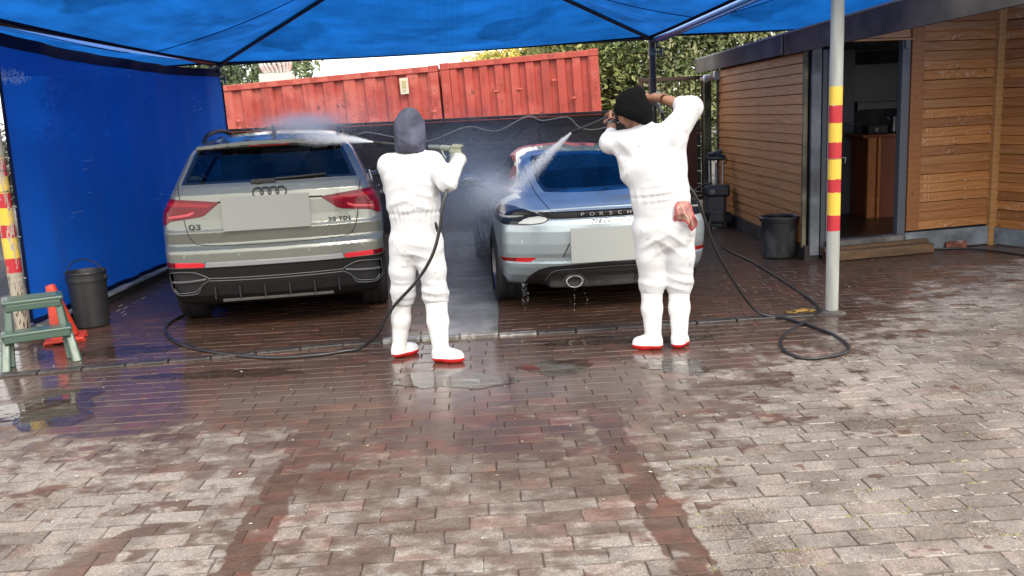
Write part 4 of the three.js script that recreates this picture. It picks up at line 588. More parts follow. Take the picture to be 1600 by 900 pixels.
// ---- grey-green family car
{
  const t = thing('parked_car', 'wet grey family car with red tail lights and blue shade curtain on its left', 'car', [-1.93, 0, -7.27], 9 * RAD);
  const Wy = [[0.2, 0.85], [0.35, 0.895], [0.55, 0.915], [0.75, 0.924], [0.9, 0.92], [1.0, 0.905], [1.06, 0.872], [1.1, 0.85], [1.22, 0.80], [1.5, 0.668], [1.62, 0.60]];
  const Zy = [[0.2, 0.20], [0.26, 0.07], [0.31, 0.035], [0.40, 0.022], [0.53, 0.012], [0.585, 0.0], [0.60, 0.0], [0.665, 0.0], [0.69, 0.012], [0.722, 0.05], [0.74, 0.062], [0.80, 0.052], [0.832, 0.046], [0.86, 0.066], [0.93, 0.082], [1.05, 0.098], [1.13, 0.122], [1.19, 0.165], [1.5, 0.50], [1.62, 0.64]];
  const Ts = [[0.36, 1.44], [0.44, 1.515], [0.6, 1.55], [0.9, 1.59], [1.3, 1.613], [1.8, 1.615], [2.3, 1.58], [2.65, 1.51], [3.25, 1.07], [3.45, 1.02], [4.1, 0.95], [4.4, 0.8], [4.5, 0.6]];
  const f = (x, y, z) => {
    const s = -z, ax = Math.abs(x), ta = 1 - 0.055 * clamp(1 - s / 0.9) ** 2;
    const side = (ax - pl(y, Wy) * ta) * 0.94, rear = (pl(y, Zy) + 0.11 * (ax / 0.86) ** 2.5 - s) * (y > 1.17 ? 0.7 : 0.98), top = (y - (pl(s, Ts) - 0.04 * (ax / 0.62) ** 2)) * 0.95;
    let d = smax(side, rear, 0.11); d = smax(d, top, s < 0.9 ? mix(0.045, 0.13, clamp((s - 0.45) / 0.45)) : 0.13); d = smax(d, s - 4.46 + 0.12 * (ax / 0.8) ** 2, 0.1); d = smax(d, 0.21 - y, 0.03);
    // roof spoiler lip over the rear window
    const sp = Math.max(ax - 0.60 + (s - 0.4) * -0.05, Math.max(y - (1.548 + (s - 0.45) * 0.1 - 0.04 * (ax / 0.62) ** 2), 1.508 - 0.035 * (ax / 0.62) ** 2 - y), 0.425 + 0.05 * (ax / 0.6) ** 2 - s, s - 0.8); d = smin(d, sp, 0.015);
    for (const [c, r] of [[0.84, 0.385], [3.61, 0.385]]) { const ds = s - c, dy = y - 0.35; d = smax(d, -Math.max(Math.hypot(ds, dy) - r, 0.60 - ax), 0.008); }
    return d;
  };
  const paint = phy([0.178, 0.188, 0.165], 0.36, { metalness: 0.5, clearcoat: 1, clearcoatRoughness: 0.04, bumpMap: rep(flake, 20), bumpScale: 0.00012 });
  let S = carShell(f, 4.5, 0.93, 1.64), piece; const take = (g) => { let r;[r, S] = cut(S, g); return r; };
  const back = (poly, smx = 0.6, x0) => (x, y, z) => Math.max(sdPoly(poly, x, y), -z - smx);
  // panes
  const rw = [[-0.715, 1.213], [0.715, 1.213], [0.60, 1.492], [-0.60, 1.492]];
  const frit = take((x, y, z) => Math.max(sdPoly(rw, x, y), -z - 0.85)); const [pane, fr] = cut(frit, (x, y, z) => sdPoly([[-0.665, 1.235], [0.665, 1.235], [0.565, 1.475], [-0.565, 1.475]], x, y) - 0.004);
  part(t, 'rear_window', toGeo(pane, 0.001), M.glassTint); part(t, 'window_border', toGeo(fr, 0.001, 0.012), M.gloss);
  const sw = smoothLine([[0.74, 1.175], [0.90, 1.38], [1.15, 1.475], [1.7, 1.50], [2.35, 1.475], [3.0, 1.14], [2.2, 1.105], [1.1, 1.115]], 6, true), swd = (x, y, z) => Math.max(sdPoly(sw, -z, y), 0.35 - Math.abs(x));
  const swt = take((x, y, z) => swd(x, y, z) - 0.02); const [sp, tr] = cut(swt, swd); part(t, 'side_window', toGeo(sp, -0.003), M.glassDark); part(t, 'window_trim', toGeo(tr, 0.003, 0.012), std([0.62, 0.63, 0.63], 0.25, { metalness: 0.9 }));
  part(t, 'windscreen', toGeo(take((x, y, z) => Math.max(sdPoly([[-0.58, 1.50], [0.58, 1.50], [0.70, 1.13], [-0.70, 1.13]], x, y), 2.3 + z)), 0), M.glassTint);
  // tail lights wrap round the corners
  const lr = [[0.40, 1.068], [0.535, 0.966], [0.575, 0.955], [0.815, 0.928], [0.86, 0.90], [1.3, 0.885], [1.3, 1.13], [0.9, 1.118], [0.74, 1.103], [0.55, 1.085]];
  const red = lensMat([0.13, 0.002, 0.008]), red2 = lensMat([0.5, 0.06, 0.075]), red3 = lensMat([0.11, 0.002, 0.006]);
  for (const P of [lr, mirr(lr)]) {
    const sg = P === lr ? 1 : -1; let [a] = [take((x, y, z) => Math.max(sdPoly(P, x, y), -z - 0.36 - (y - 0.9) * 0.5))];
    const bx = (p) => (sg > 0 ? p : mirr(p)), gap = smoothLine(bx([[0.712, 1.2], [0.712, 0.8]]), 1); let bar, glow, lip, gp;
    [gp, a] = cut(a, (x, y) => sdLine(gap, x, y) - 0.0035);
    [lip, a] = cut(a, (x, y, z) => -sdPoly(P, x, y) - 0.0075);
    [bar, a] = cut(a, (x, y) => sdPoly(bx([[0.60, 0.995], [0.66, 0.967], [0.83, 0.952], [0.83, 0.968], [0.67, 0.985], [0.63, 1.0]]), x, y));  // pinkish bar puts glimpses of reflection into the lens colour
    [glow, a] = cut(a, (x, y) => sdPoly(bx([[0.47, 1.055], [0.50, 1.03], [0.72, 1.045], [0.92, 1.055], [1.2, 1.05], [1.2, 1.075], [0.9, 1.085], [0.72, 1.075], [0.56, 1.06]]), x, y));
    const l = part(t, 'tail_light', toGeo(a, 0.004, 0.02), red); part(l, 'light_bar', [toGeo(bar, 0.0045, 0.01)], red2); part(l, 'light_band', toGeo(glow, 0.004, 0.01), lensMat([0.25, 0.006, 0.014])); part(l, 'light_surround', toGeo(lip, 0.003, 0.015), red3); part(t, 'shut_line', toGeo(gp, -0.006), M.black);
  }
  // lower bumper: bright strip between the reflectors, dark cladding below
  for (const sg of [1, -1]) { const p = [[0.555, 0.575], [0.585, 0.592], [0.78, 0.597], [1.2, 0.60], [1.2, 0.578], [0.80, 0.556], [0.575, 0.552]], P = sg > 0 ? p : mirr(p); const a = take((x, y, z) => Math.max(sdPoly(P, x, y), -z - 0.24)); const [hot, dim] = cut(a, (x, y) => Math.abs(x) - 0.80); const r = part(t, 'reflector', toGeo(hot, 0.003, 0.012), lensMat([0.62, 0.03, 0.045])); part(r, 'reflector_end', toGeo(dim, 0.003, 0.012), red3); }
  part(t, 'bumper_strip', toGeo(take((x, y, z) => Math.max(sdPoly([[-0.545, 0.592], [0.545, 0.592], [0.56, 0.553], [-0.56, 0.553]], x, y), -z - 0.3)), 0.004, 0.015), phy([0.50, 0.54, 0.56], 0.3, { metalness: 0.6, clearcoat: 1 }));
  const clad = phy([0.008, 0.008, 0.008], 0.55, { specularIntensity: 0.45, bumpMap: rep(grain, 3), bumpScale: 0.0004, clearcoat: 0.06, clearcoatRoughness: 0.3 });
  const arch = (x, y, z) => Math.min(...[0.84, 3.61].map((c) => Math.hypot(-z - c, y - 0.35) - 0.455));
  let low = take((x, y, z) => Math.min(Math.max(y - 0.549, -z - 0.7), Math.max(y - 0.36, 0.7 + z), Math.max(arch(x, y, z), y - 0.85)));
  const vr = [[0.86, 0.505], [0.66, 0.512], [0.535, 0.452], [0.60, 0.405], [0.65, 0.335], [0.80, 0.322], [0.865, 0.37]], vents = [vr, mirr(vr)];
  for (const v of vents) { let a;[a, low] = cut(low, (x, y, z) => Math.max(sdPoly(v, x, y), -z - 0.4)); part(t, 'bumper_vent', toGeo(a, -0.018), M.black); const sg = Math.sign(v[0][0]), loop = v.concat([v[0]]); part(t, 'vent_frame', rearTube(f, loop, 0.0055, 90, 0.004), std([0.10, 0.10, 0.105], 0.4, { metalness: 0.5 })); const bl = [[0.56, 0.452], [0.68, 0.437], [0.845, 0.43]].map(([x, y]) => [x * sg, y]); part(t, 'vent_blade', rearTube(f, bl, 0.011, 30, -0.002), std([0.09, 0.09, 0.095], 0.4)); part(t, 'vent_frame', rearTube(f, [[0.62, 0.385], [0.67, 0.348], [0.80, 0.338], [0.845, 0.375]].map(([x, y]) => [x * sg, y]), 0.004, 30, 0.0), std([0.15, 0.15, 0.155], 0.35, { metalness: 0.6 })); }
  for (const y of [0.458, 0.437]) part(t, 'bumper_crease', rearTube(f, [[-0.545, y], [-0.3, y - 0.004], [0, y - 0.006], [0.3, y - 0.004], [0.545, y]], 0.0035, 60, 0.001), std([0.13, 0.13, 0.13], 0.35));
  part(t, 'bumper_cladding', toGeo(low), clad);
  for (const x of [-0.5, -0.3, -0.1, 0.1, 0.3, 0.5]) part(t, 'diffuser_fin', box(0.014, 0.10, 0.08, x, 0.335, onRear(f, x, 0.34) - 0.015, 0.004), M.black);
  part(t, 'skid_strip', box(0.9, 0.025, 0.03, 0, 0.265, onRear(f, 0, 0.28) - 0.012, 0.006), std([0.06, 0.055, 0.052], 0.5));
  // shut lines
  const seamH = smoothLine([[-0.745, 1.21], [-0.728, 1.13], [-0.712, 1.05], [-0.705, 0.95], [-0.68, 0.84], [-0.645, 0.765], [-0.58, 0.728], [-0.3, 0.717], [0, 0.714], [0.3, 0.717], [0.58, 0.728], [0.645, 0.765], [0.68, 0.84], [0.705, 0.95], [0.712, 1.05], [0.728, 1.13], [0.745, 1.21]], 4);
  part(t, 'shut_line', rearTube(f, seamH.filter((q, i) => i % 3 === 0), 0.0042, 140, -0.0015), M.black);
  const seamB = smoothLine([[0.36, 0.89], [0.5, 0.80], [0.62, 0.70], [0.66, 0.60]], 4); for (const sg of [1, -1]) part(t, 'shut_line', sideTube(f, seamB.filter((q, i) => i % 4 === 0), 0.0035, sg), M.black);
  for (const d of [1.4, 2.25, 3.2]) for (const sg of [1, -1]) part(t, 'shut_line', sideTube(f, [[d, 1.09], [d + 0.02, 0.7], [d, 0.37]], 0.0035, sg), M.black);
  part(t, 'body', toGeo(S, 0), paint);
  part(t, 'cabin_lining', toGeo(cut(S, (x, y, z) => Math.max(0.85 - y, -1))[0], -0.035), M.liner);
  part(t, 'load_floor', [box(1.5, 0.03, 3.4, 0, 0.86, -2.0, 0.01), box(1.35, 0.2, 0.5, 0, 1.0, -3.1, 0.05)], M.liner); part(t, 'steering_wheel', new THREE.TorusGeometry(0.18, 0.016, 8, 28).rotateX(-0.4).translate(0.36, 1.1, -2.75), M.black);
  seats(t, [[-0.38, 1.25, 0.88, 0.34, 0.5], [0.38, 1.25, 0.88, 0.34, 0.5], [-0.37, 2.2, 0.88, 0.42, 0.5], [0.37, 2.2, 0.88, 0.42, 0.5]]);
  // badges, panel for the blurred-out plate, wiper, fin, rails
  const badge = std([0.012, 0.012, 0.012], 0.3); const ry = 1.132;
  for (let k = 0; k < 4; k++) { const x = (k - 1.5) * 0.062; const m = part(t, 'badge_ring', new THREE.TorusGeometry(0.041, 0.006, 8, 40), badge); m.position.set(x, ry, onRear(f, x, ry) + 0.006); m.rotation.x = -0.32; }
  rearText(t, 'model_badge', f, 'Q3', -0.62, 0.873, 0.043, badge, { sx: 1.35 }); rearText(t, 'engine_badge', f, '35 TDI', 0.545, 0.876, 0.034, badge, { sx: 1.35 });
  { const m = part(t, 'plate_blur_panel', box(0.70, 0.275, 0.012, 0, 0, 0, 0.003), plateMat(0.235, 0.245, 0.232), 'blank pale grey panel standing for the blurred-out number plate'); m.position.set(-0.035, 0.972, onRear(f, 0, 0.845) + 0.012); m.rotation.x = -0.10; }  // flat blank panel the size of the blurred-out plate area
  part(t, 'handle_strip', rearTube(f, [[-0.42, 1.068], [0, 1.078], [0.42, 1.068]], 0.007, 40), M.black);
  const wz = (x, y) => onRear(f, x, y) + 0.022; part(t, 'wiper', [tube([[-0.10, 1.205, wz(-0.1, 1.205)], [0.0, 1.228, wz(0, 1.228)], [0.20, 1.236, wz(0.2, 1.236)], [0.46, 1.247, wz(0.46, 1.247)]].map((p) => V(...p)), 0.010, 30, 8), box(0.20, 0.045, 0.03, -0.05, 1.215, wz(-0.05, 1.22) - 0.008, 0.012)], M.black);
  part(t, 'brake_light_strip', box(0.34, 0.012, 0.012, 0, 1.503, -0.435, 0.003), lensMat([0.25, 0.005, 0.008]));
  const fin = new THREE.Shape(); fin.moveTo(0, 0); fin.quadraticCurveTo(0.02, 0.075, 0.0, 0.085); fin.quadraticCurveTo(-0.03, 0.08, -0.05, 0.045); fin.quadraticCurveTo(-0.09, 0.01, -0.15, 0); fin.closePath(); part(t, 'roof_antenna', [new THREE.ExtrudeGeometry(fin, { depth: 0.022, bevelEnabled: true, bevelSize: 0.005, bevelThickness: 0.006, bevelSegments: 2 }).rotateY(-Math.PI / 2).translate(0.011, 1.585, -0.98), box(0.07, 0.012, 0.16, 0, 1.59, -1.04, 0.005)], M.black);
  for (const sg of [1, -1]) { part(t, 'roof_rail', tube([[0.585, 1.50, -0.72], [0.58, 1.575, -0.86], [0.575, 1.615, -1.1], [0.575, 1.635, -1.8], [0.565, 1.60, -2.35], [0.56, 1.52, -2.62]].map(([x, y, z]) => V(x * sg, y, z)), 0.021, 60, 10), M.black); const mi = part(t, 'door_mirror', [new THREE.SphereGeometry(0.12, 20, 14).scale(1, 0.68, 0.62).translate(1.03 * sg, 1.12, -2.72), rod([0.86 * sg, 1.08, -2.75], [1.0 * sg, 1.10, -2.72], 0.03)], paint); part(mi, 'mirror_glass', new THREE.SphereGeometry(0.1, 20, 10).scale(1, 0.66, 0.1).translate(1.03 * sg, 1.12, -2.643), M.mirror);
    for (const s of [1.38, 2.38]) part(t, 'door_handle', box(0.03, 0.028, 0.2, 0.925 * sg, 0.98, -s, 0.012), paint);
    for (const [s] of [[0.84], [3.61]]) wheel(t, 0.79 * sg, s, 0.366, 0.235, sg, std([0.10, 0.10, 0.105], 0.35, { metalness: 0.7 })); }
  for (const x of [-0.72, -0.28, 0.28, 0.72]) part(t, 'parking_sensor', rod([x, 0.645, onRear(f, x, 0.645) - 0.01], [x, 0.645, onRear(f, x, 0.645) + 0.0025], 0.011), std([0.2, 0.21, 0.2], 0.4));
}
// ---- silver-blue coupe
{
  const t = thing('parked_car', 'wet silver blue sports coupe with smoked tail lights in the right bay', 'car', [0.84, 0, -7.25], 6 * RAD);
  const Wy = [[0.2, 0.82], [0.3, 0.87], [0.45, 0.895], [0.62, 0.903], [0.75, 0.895], [0.84, 0.875], [0.9, 0.845], [0.96, 0.79], [1.02, 0.70]];
  const Zy = [[0.2, 0.30], [0.26, 0.17], [0.33, 0.08], [0.40, 0.035], [0.435, 0.02], [0.445, 0.035], [0.48, 0.03], [0.52, 0.012], [0.60, 0.0], [0.70, 0.0], [0.75, 0.012], [0.792, 0.03], [0.802, 0.048], [0.858, 0.04], [0.872, 0.02], [0.90, 0.03], [0.95, 0.08], [1.1, 0.25]];
  const Tl = [[0, 0.872], [0.12, 0.884], [0.3, 0.905], [0.6, 0.95], [0.85, 0.972], [1.2, 0.965], [1.7, 0.94], [2.6, 0.93], [3.3, 0.925], [3.9, 0.82], [4.35, 0.62]];
  const Tg = [[0.05, 0.84], [0.2, 0.895], [0.45, 0.935], [0.75, 0.985], [1.1, 1.145], [1.5, 1.28], [1.8, 1.318], [2.1, 1.34], [2.38, 1.347], [2.6, 1.295], [2.95, 1.08], [3.25, 0.9]];
  const Wg = [[0.8, 0.76], [0.95, 0.71], [1.05, 0.66], [1.15, 0.605], [1.25, 0.555], [1.37, 0.45]], Wgs = [[0, 0.66], [0.3, 0.70], [0.8, 0.80], [1.3, 0.95], [1.7, 1], [2.3, 1], [3.2, 0.9]];
  const f = (x, y, z) => {
    const s = -z, ax = Math.abs(x), ta = 1 - 0.06 * clamp(1 - s / 0.9) ** 2 - 0.03 * sst(1.2, 2.0, s) * sst(3.4, 2.6, s);
    const plan = 0.30 * (ax / 0.9) ** 2.7, rear = pl(y, Zy) + plan - s;
    let lo = smax((ax - pl(y, Wy) * ta) * 0.95, y - (pl(s, Tl) - 0.02 - 0.05 * sst(0.25, 0.6, s) * sst(0.62, 0.3, ax) + 0.012 * Math.exp(-(((ax - 0.66) / 0.16) ** 2))), 0.13); lo = smax(lo, rear, 0.055);
    let gh = smax((ax - pl(y, Wg) * pl(s, Wgs)) * 0.92, (y - (pl(s, Tg) - 0.035 * (ax / 0.5) ** 2)) * 0.93, 0.09); gh = smax(gh, 0.1 + plan - s, 0.05);
    let d = smin(lo, gh, 0.07); d = smax(d, s - 4.34 + 0.25 * (ax / 0.85) ** 2, 0.1); d = smax(d, 0.2 - y, 0.03);
    for (const [c, r] of [[0.93, 0.37], [3.4, 0.365]]) d = smax(d, -Math.max(Math.hypot(s - c, y - 0.335) - r, 0.56 - ax), 0.008);
    return d;
  };
  const paint = phy([0.40, 0.47, 0.50], 0.34, { metalness: 0.5, clearcoat: 1, clearcoatRoughness: 0.03, bumpMap: rep(flake, 20), bumpScale: 0.0001 });
  let S = carShell(f, 4.4, 0.92, 1.37); const take = (g) => { let r;[r, S] = cut(S, g); return r; };
  // hatch glass
  const hg = smoothLine([[-0.40, 0.966], [0, 0.962], [0.40, 0.966], [0.445, 0.985], [0.475, 1.06], [0.475, 1.17], [0.445, 1.255], [0.40, 1.272], [0, 1.284], [-0.40, 1.272], [-0.445, 1.255], [-0.475, 1.17], [-0.475, 1.06], [-0.445, 0.985]], 4, true);
  const hgr = take((x, y, z) => Math.max(sdPoly(hg, x, y), -z - 1.75, 0.45 + z)); const [pane, fr] = cut(hgr, (x, y) => sdPoly(hg, x, y) + 0.03);
  part(t, 'rear_window', toGeo(pane, 0.001), M.glassDark); part(t, 'window_border', toGeo(fr, 0.001, 0.012), M.gloss);
  const sw = smoothLine([[1.18, 1.015], [1.42, 1.14], [1.75, 1.225], [2.15, 1.24], [2.5, 1.17], [2.9, 0.985], [2.0, 0.985]], 5, true), swd = (x, y, z) => Math.max(sdPoly(sw, -z, y), 0.36 - Math.abs(x));
  const swt = take((x, y, z) => swd(x, y, z) - 0.014); const [sp, tr] = cut(swt, swd); part(t, 'side_window', toGeo(sp, -0.003), M.glassDark); part(t, 'window_trim', toGeo(tr, 0.002, 0.012), M.gloss);
  part(t, 'windscreen', toGeo(take((x, y, z) => Math.max(sdPoly([[-0.44, 1.275], [0.44, 1.275], [0.56, 0.99], [-0.56, 0.99]], x, y), 2.45 + z)), 0), M.glassTint);
  // tail lights
  const tl = smoothLine([[-0.905, 0.815], [-0.885, 0.872], [-0.82, 0.898], [-0.745, 0.898], [-0.65, 0.872], [-0.535, 0.832], [-0.498, 0.812], [-0.51, 0.79], [-0.56, 0.768], [-0.66, 0.757], [-0.79, 0.756], [-0.88, 0.768]], 5, true);
  const smoke = lensMat([0.012, 0.014, 0.018]);
  for (const P of [tl, mirr(tl)]) {
    const sg = P === tl ? 1 : -1, bx = (p) => (sg > 0 ? p : mirr(p)); let a = take((x, y, z) => Math.max(sdPoly(P, x, y), -z - 0.75)), lamp, rim, bar, bar2;
    [rim, a] = cut(a, (x, y) => -sdPoly(P, x, y) - 0.008);
    [lamp, a] = cut(a, (x, y) => sdPoly(bx([[-0.755, 0.768], [-0.70, 0.80], [-0.66, 0.818], [-0.58, 0.828], [-0.525, 0.815], [-0.51, 0.80], [-0.545, 0.776], [-0.63, 0.765]]), x, y));
    [bar, a] = cut(a, (x, y) => sdPoly(bx([[-0.87, 0.813], [-0.79, 0.818], [-0.70, 0.826], [-0.70, 0.836], [-0.80, 0.832], [-0.87, 0.83]]), x, y));
    const l = part(t, 'tail_light', toGeo(a, 0.003, 0.02), smoke); part(l, 'light_rim', toGeo(rim, 0.003, 0.02), M.gloss);
    part(l, 'lamp_window', toGeo(lamp, 0.003, 0.02), lensMat([0.55, 0.57, 0.56], { roughness: 0.3 })); part(l, 'light_bar', toGeo(bar, 0.003, 0.02), lensMat([0.35, 0.38, 0.40], { roughness: 0.2 }));
  }
  // black strip with the name, spoiler edge
  const strip = take((x, y, z) => Math.max(sdPoly([[-0.60, 0.860], [0.60, 0.860], [0.49, 0.801], [-0.49, 0.801]], x, y), -z - 0.4)); part(t, 'name_strip', toGeo(strip, -0.004), phy([0.008, 0.007, 0.007], 0.45, { specularIntensity: 0.4 }));
  for (const y of [0.846, 0.836, 0.826, 0.816]) part(t, 'strip_rib', [rearTube(f, [[-0.5, y], [-0.4, y], [-0.27, y]], 0.0022, 16, -0.004), rearTube(f, [[0.5, y], [0.4, y], [0.27, y]], 0.0022, 16, -0.004)], M.gloss);
  const silv = std([0.8, 0.8, 0.8], 0.25, { metalness: 0.7 });
  'PORSCHE'.split('').forEach((c, k) => { const m = part(t, 'name_letter', text(c, 0.026, 0.006, fontM, c === 'I' ? 1 : 1.75), silv); const x = (k - 3) * 0.0775; m.position.set(x, 0.8315, onRear(f, x, 0.832) + 0.0015); });
  rearText(t, 'model_badge', f, '718 Cayman GTS', 0.03, 0.769, 0.030, std([0.012, 0.012, 0.012], 0.3), { sx: 1.25, shear: 0.25, font: fontM });
  part(t, 'spoiler_edge', rearTube(f, [[-0.62, 0.868], [-0.3, 0.876], [0, 0.878], [0.3, 0.876], [0.62, 0.868]], 0.006, 60, 0.0), paint);
  // reflectors, diffuser, exhaust
  for (const sg of [1, -1]) { const p = smoothLine([[-0.90, 0.463], [-0.86, 0.479], [-0.62, 0.484], [-0.645, 0.462], [-0.67, 0.447], [-0.85, 0.450]], 3, true), P = sg > 0 ? p : mirr(p); const a = take((x, y, z) => Math.max(sdPoly(P, x, y), -z - 0.45)); const [hot, dim] = cut(a, (x, y) => Math.abs(x) - 0.77); const r = part(t, 'reflector', toGeo(hot, 0.003, 0.012), lensMat([0.55, 0.015, 0.018])); part(r, 'reflector_end', toGeo(dim, 0.003, 0.012), lensMat([0.2, 0.005, 0.006])); }
  const df = smoothLine([[-0.72, 0.10], [-0.69, 0.27], [-0.64, 0.345], [-0.56, 0.397], [-0.4, 0.418], [0, 0.428], [0.4, 0.418], [0.56, 0.397], [0.64, 0.345], [0.69, 0.27], [0.72, 0.10]], 4);
  const dif = take((x, y, z) => Math.max(sdPoly(df, x, y), -z - 0.5)); part(t, 'diffuser', toGeo(dif, -0.012), phy([0.02, 0.02, 0.021], 0.4, { clearcoat: 0.5 })); part(t, 'diffuser_lip', rearTube(f, df.filter((q, i) => i % 3 === 0 && q[1] > 0.2), 0.005, 90, 0.0), M.gloss);
  part(t, 'diffuser_line', rearTube(f, [[-0.54, 0.27], [-0.50, 0.345], [-0.42, 0.375], [0, 0.39], [0.42, 0.375], [0.50, 0.345], [0.54, 0.27]], 0.004, 70, -0.006), std([0.10, 0.10, 0.10], 0.3));
  for (const sg of [-1, 1]) { const ex = part(t, 'exhaust_pipe', lathe([[0.036, -0.2], [0.042, 0.0], [0.048, 0.012], [0.058, 0.014], [0.064, 0.0], [0.064, -0.2]], 36).rotateX(Math.PI / 2).scale(1.25, 0.9, 1), std([0.34, 0.34, 0.35], 0.28, { metalness: 0.95 })); ex.position.set(0.31 * sg, 0.272, onRear(f, 0.31 * sg, 0.28) + 0.02); part(ex, 'exhaust_bore', rod([0, 0, -0.18], [0, 0, -0.14], 0.05), M.black); const wg = part(t, 'exhaust_surround', tube([[-0.1, -0.02, 0], [-0.085, 0.03, 0], [-0.04, 0.062, 0], [0.04, 0.062, 0], [0.085, 0.03, 0], [0.1, -0.02, 0]], 0.006, 40, 8), std([0.08, 0.075, 0.07], 0.45, { metalness: 0.6 })); wg.position.set(0.31 * sg, 0.262, onRear(f, 0.31 * sg, 0.28) + 0.012); }
  // shut lines
  for (const sg of [1, -1]) { const p = [[-0.545, 1.17], [-0.53, 1.05], [-0.505, 0.93], [-0.485, 0.868]].map(([x, y]) => [x * sg, y]); part(t, 'shut_line', rearTube(f, p, 0.004, 50, -0.0012), M.black); const q = [[-0.35, 0.605], [-0.405, 0.487]].map(([x, y]) => [x * sg, y]); part(t, 'shut_line', rearTube(f, q, 0.0045, 12, -0.001), M.black); }
  for (const p of [[[1.36, 0.93], [1.38, 0.7], [1.36, 0.35]], [[2.65, 0.92], [2.6, 0.6], [2.62, 0.35]]]) for (const sg of [1, -1]) part(t, 'shut_line', sideTube(f, p, 0.0035, sg), M.black);
  const under = take((x, y) => y - 0.235); part(t, 'underbody', toGeo(under), M.black);
  part(t, 'body', toGeo(S), paint);
  part(t, 'cabin_lining', toGeo(cut(S, (x, y, z) => Math.max(0.78 - y, 0.3 + z, -z - 3.4))[0], -0.03), M.liner);
  part(t, 'cabin_floor', [box(1.2, 0.03, 2.6, 0, 0.72, -1.9, 0.01), box(1.0, 0.10, 0.55, 0, 0.87, -1.0, 0.04), box(1.15, 0.14, 0.4, 0, 0.9, -2.75, 0.05)], M.liner);
  seats(t, [[-0.32, 1.55, 0.6, 0.42, 0.45], [0.32, 1.55, 0.6, 0.42, 0.45]]);
  { const m = part(t, 'plate_blur_panel', box(0.68, 0.285, 0.012, 0, 0, 0, 0.003), plateMat(0.40, 0.425, 0.41), 'blank pale panel standing for the blurred-out number plate'); m.position.set(-0.01, 0.585, 0.018); }  // blank panel drawn where the plate is blurred out
  for (const sg of [1, -1]) { const mi = part(t, 'door_mirror', [new THREE.SphereGeometry(0.115, 22, 16).scale(1, 0.66, 0.6).translate(0.985 * sg, 0.985, -2.42), tube([[0.80 * sg, 0.90, -2.5], [0.87 * sg, 0.93, -2.47], [0.93 * sg, 0.955, -2.44]], 0.022, 12, 8)], paint); part(mi, 'mirror_glass', new THREE.SphereGeometry(0.095, 20, 10).scale(1, 0.64, 0.1).translate(0.985 * sg, 0.985, -2.347), M.mirror); wheel(t, 0.775 * sg, 0.93, 0.343, 0.265, sg, std([0.12, 0.12, 0.125], 0.3, { metalness: 0.8 })); wheel(t, 0.775 * sg, 3.4, 0.336, 0.235, sg, std([0.12, 0.12, 0.125], 0.3, { metalness: 0.8 })); }
  for (const x of [-0.72, -0.25, 0.25, 0.72]) if (Math.abs(x) > 0.4) part(t, 'parking_sensor', rod([x, 0.62, onRear(f, x, 0.62) - 0.01], [x, 0.62, onRear(f, x, 0.62) + 0.0025], 0.011), std([0.45, 0.46, 0.46], 0.35));
}
// ---------------------------------------------------------------- people
const cap = (px, py, pz, a, b, ra, rb) => { const dx = b[0] - a[0], dy = b[1] - a[1], dz = b[2] - a[2], x = px - a[0], y = py - a[1], z = pz - a[2], t = clamp((x * dx + y * dy + z * dz) / (dx * dx + dy * dy + dz * dz || 1)); return Math.hypot(x - dx * t, y - dy * t, z - dz * t) - mix(ra, rb, t); };
// list of [a, b, ra, rb, depth squash, blend]; joined smoothly
const bones = (list, kd = 0.04) => (x, y, z) => { let d = 9; for (const [a, b, ra, rb, sq, k] of list) { let q; if (sq) { const cz = (a[2] + b[2]) / 2, A = [a[0], a[1], cz + (a[2] - cz) / sq], B = [b[0], b[1], cz + (b[2] - cz) / sq]; q = cap(x, y, cz + (z - cz) / sq, A, B, ra, rb) * (sq + 1) / 2; } else q = cap(x, y, z, a, b, ra, rb); d = d > 8 ? q : smin(d, q, k ?? kd); } return d; };
const netBox = (f, lo, hi, c) => surfaceNet(f, axis([[lo[0], hi[0], c]]), axis([[lo[1], hi[1], c]]), axis([[lo[2], hi[2], c]]), c * 0.3);
const v3 = (p) => V(...p), arr = (v) => [v.x, v.y, v.z];
// a hand closed round a bar: C on the bar, A along it (index to little finger), S towards the palm, W the wrist
function gripBones(C, A, S, Wp, r, flip = 1) {
  C = v3(C); A = v3(A).normalize(); S = v3(S); S.addScaledVector(A, -S.dot(A)).normalize(); const F = A.clone().cross(S).multiplyScalar(flip), L = [];
  const at = (o, deg, rr) => arr(C.clone().addScaledVector(A, o).addScaledVector(S, Math.cos(deg * RAD) * rr).addScaledVector(F, Math.sin(deg * RAD) * rr));
  const fr = [0.0092, 0.0096, 0.0092, 0.008], fl = [188, 200, 192, 175];
  for (let i = 0; i < 4; i++) { const o = (i - 1.5) * 0.0205, e = fl[i], R0 = r + 0.019, R1 = r + 0.011; const p = [at(o, 12, R0), at(o * 1.02, 70, r + 0.015), at(o, 128, R1), at(o * 0.97, e, R1)]; for (let k = 0; k < 3; k++) L.push([p[k], p[k + 1], fr[i] * (1 - k * 0.07), fr[i] * (0.95 - k * 0.08), 0, 0.004]); L.push([Wp, at(o, 8, R0), 0.021, 0.0125, 0, 0.018]); }
  const t = [arr(v3(Wp).lerp(v3(at(-0.03, -15, r + 0.02)), 0.45)), at(-0.034, -42, r + 0.018), at(-0.036, -88, r + 0.012), at(-0.034, -135, r + 0.011)]; for (let k = 0; k < 3; k++) L.push([t[k], t[k + 1], 0.0125 - k * 0.0015, 0.0115 - k * 0.0015, 0, 0.008]);
  return L;
}
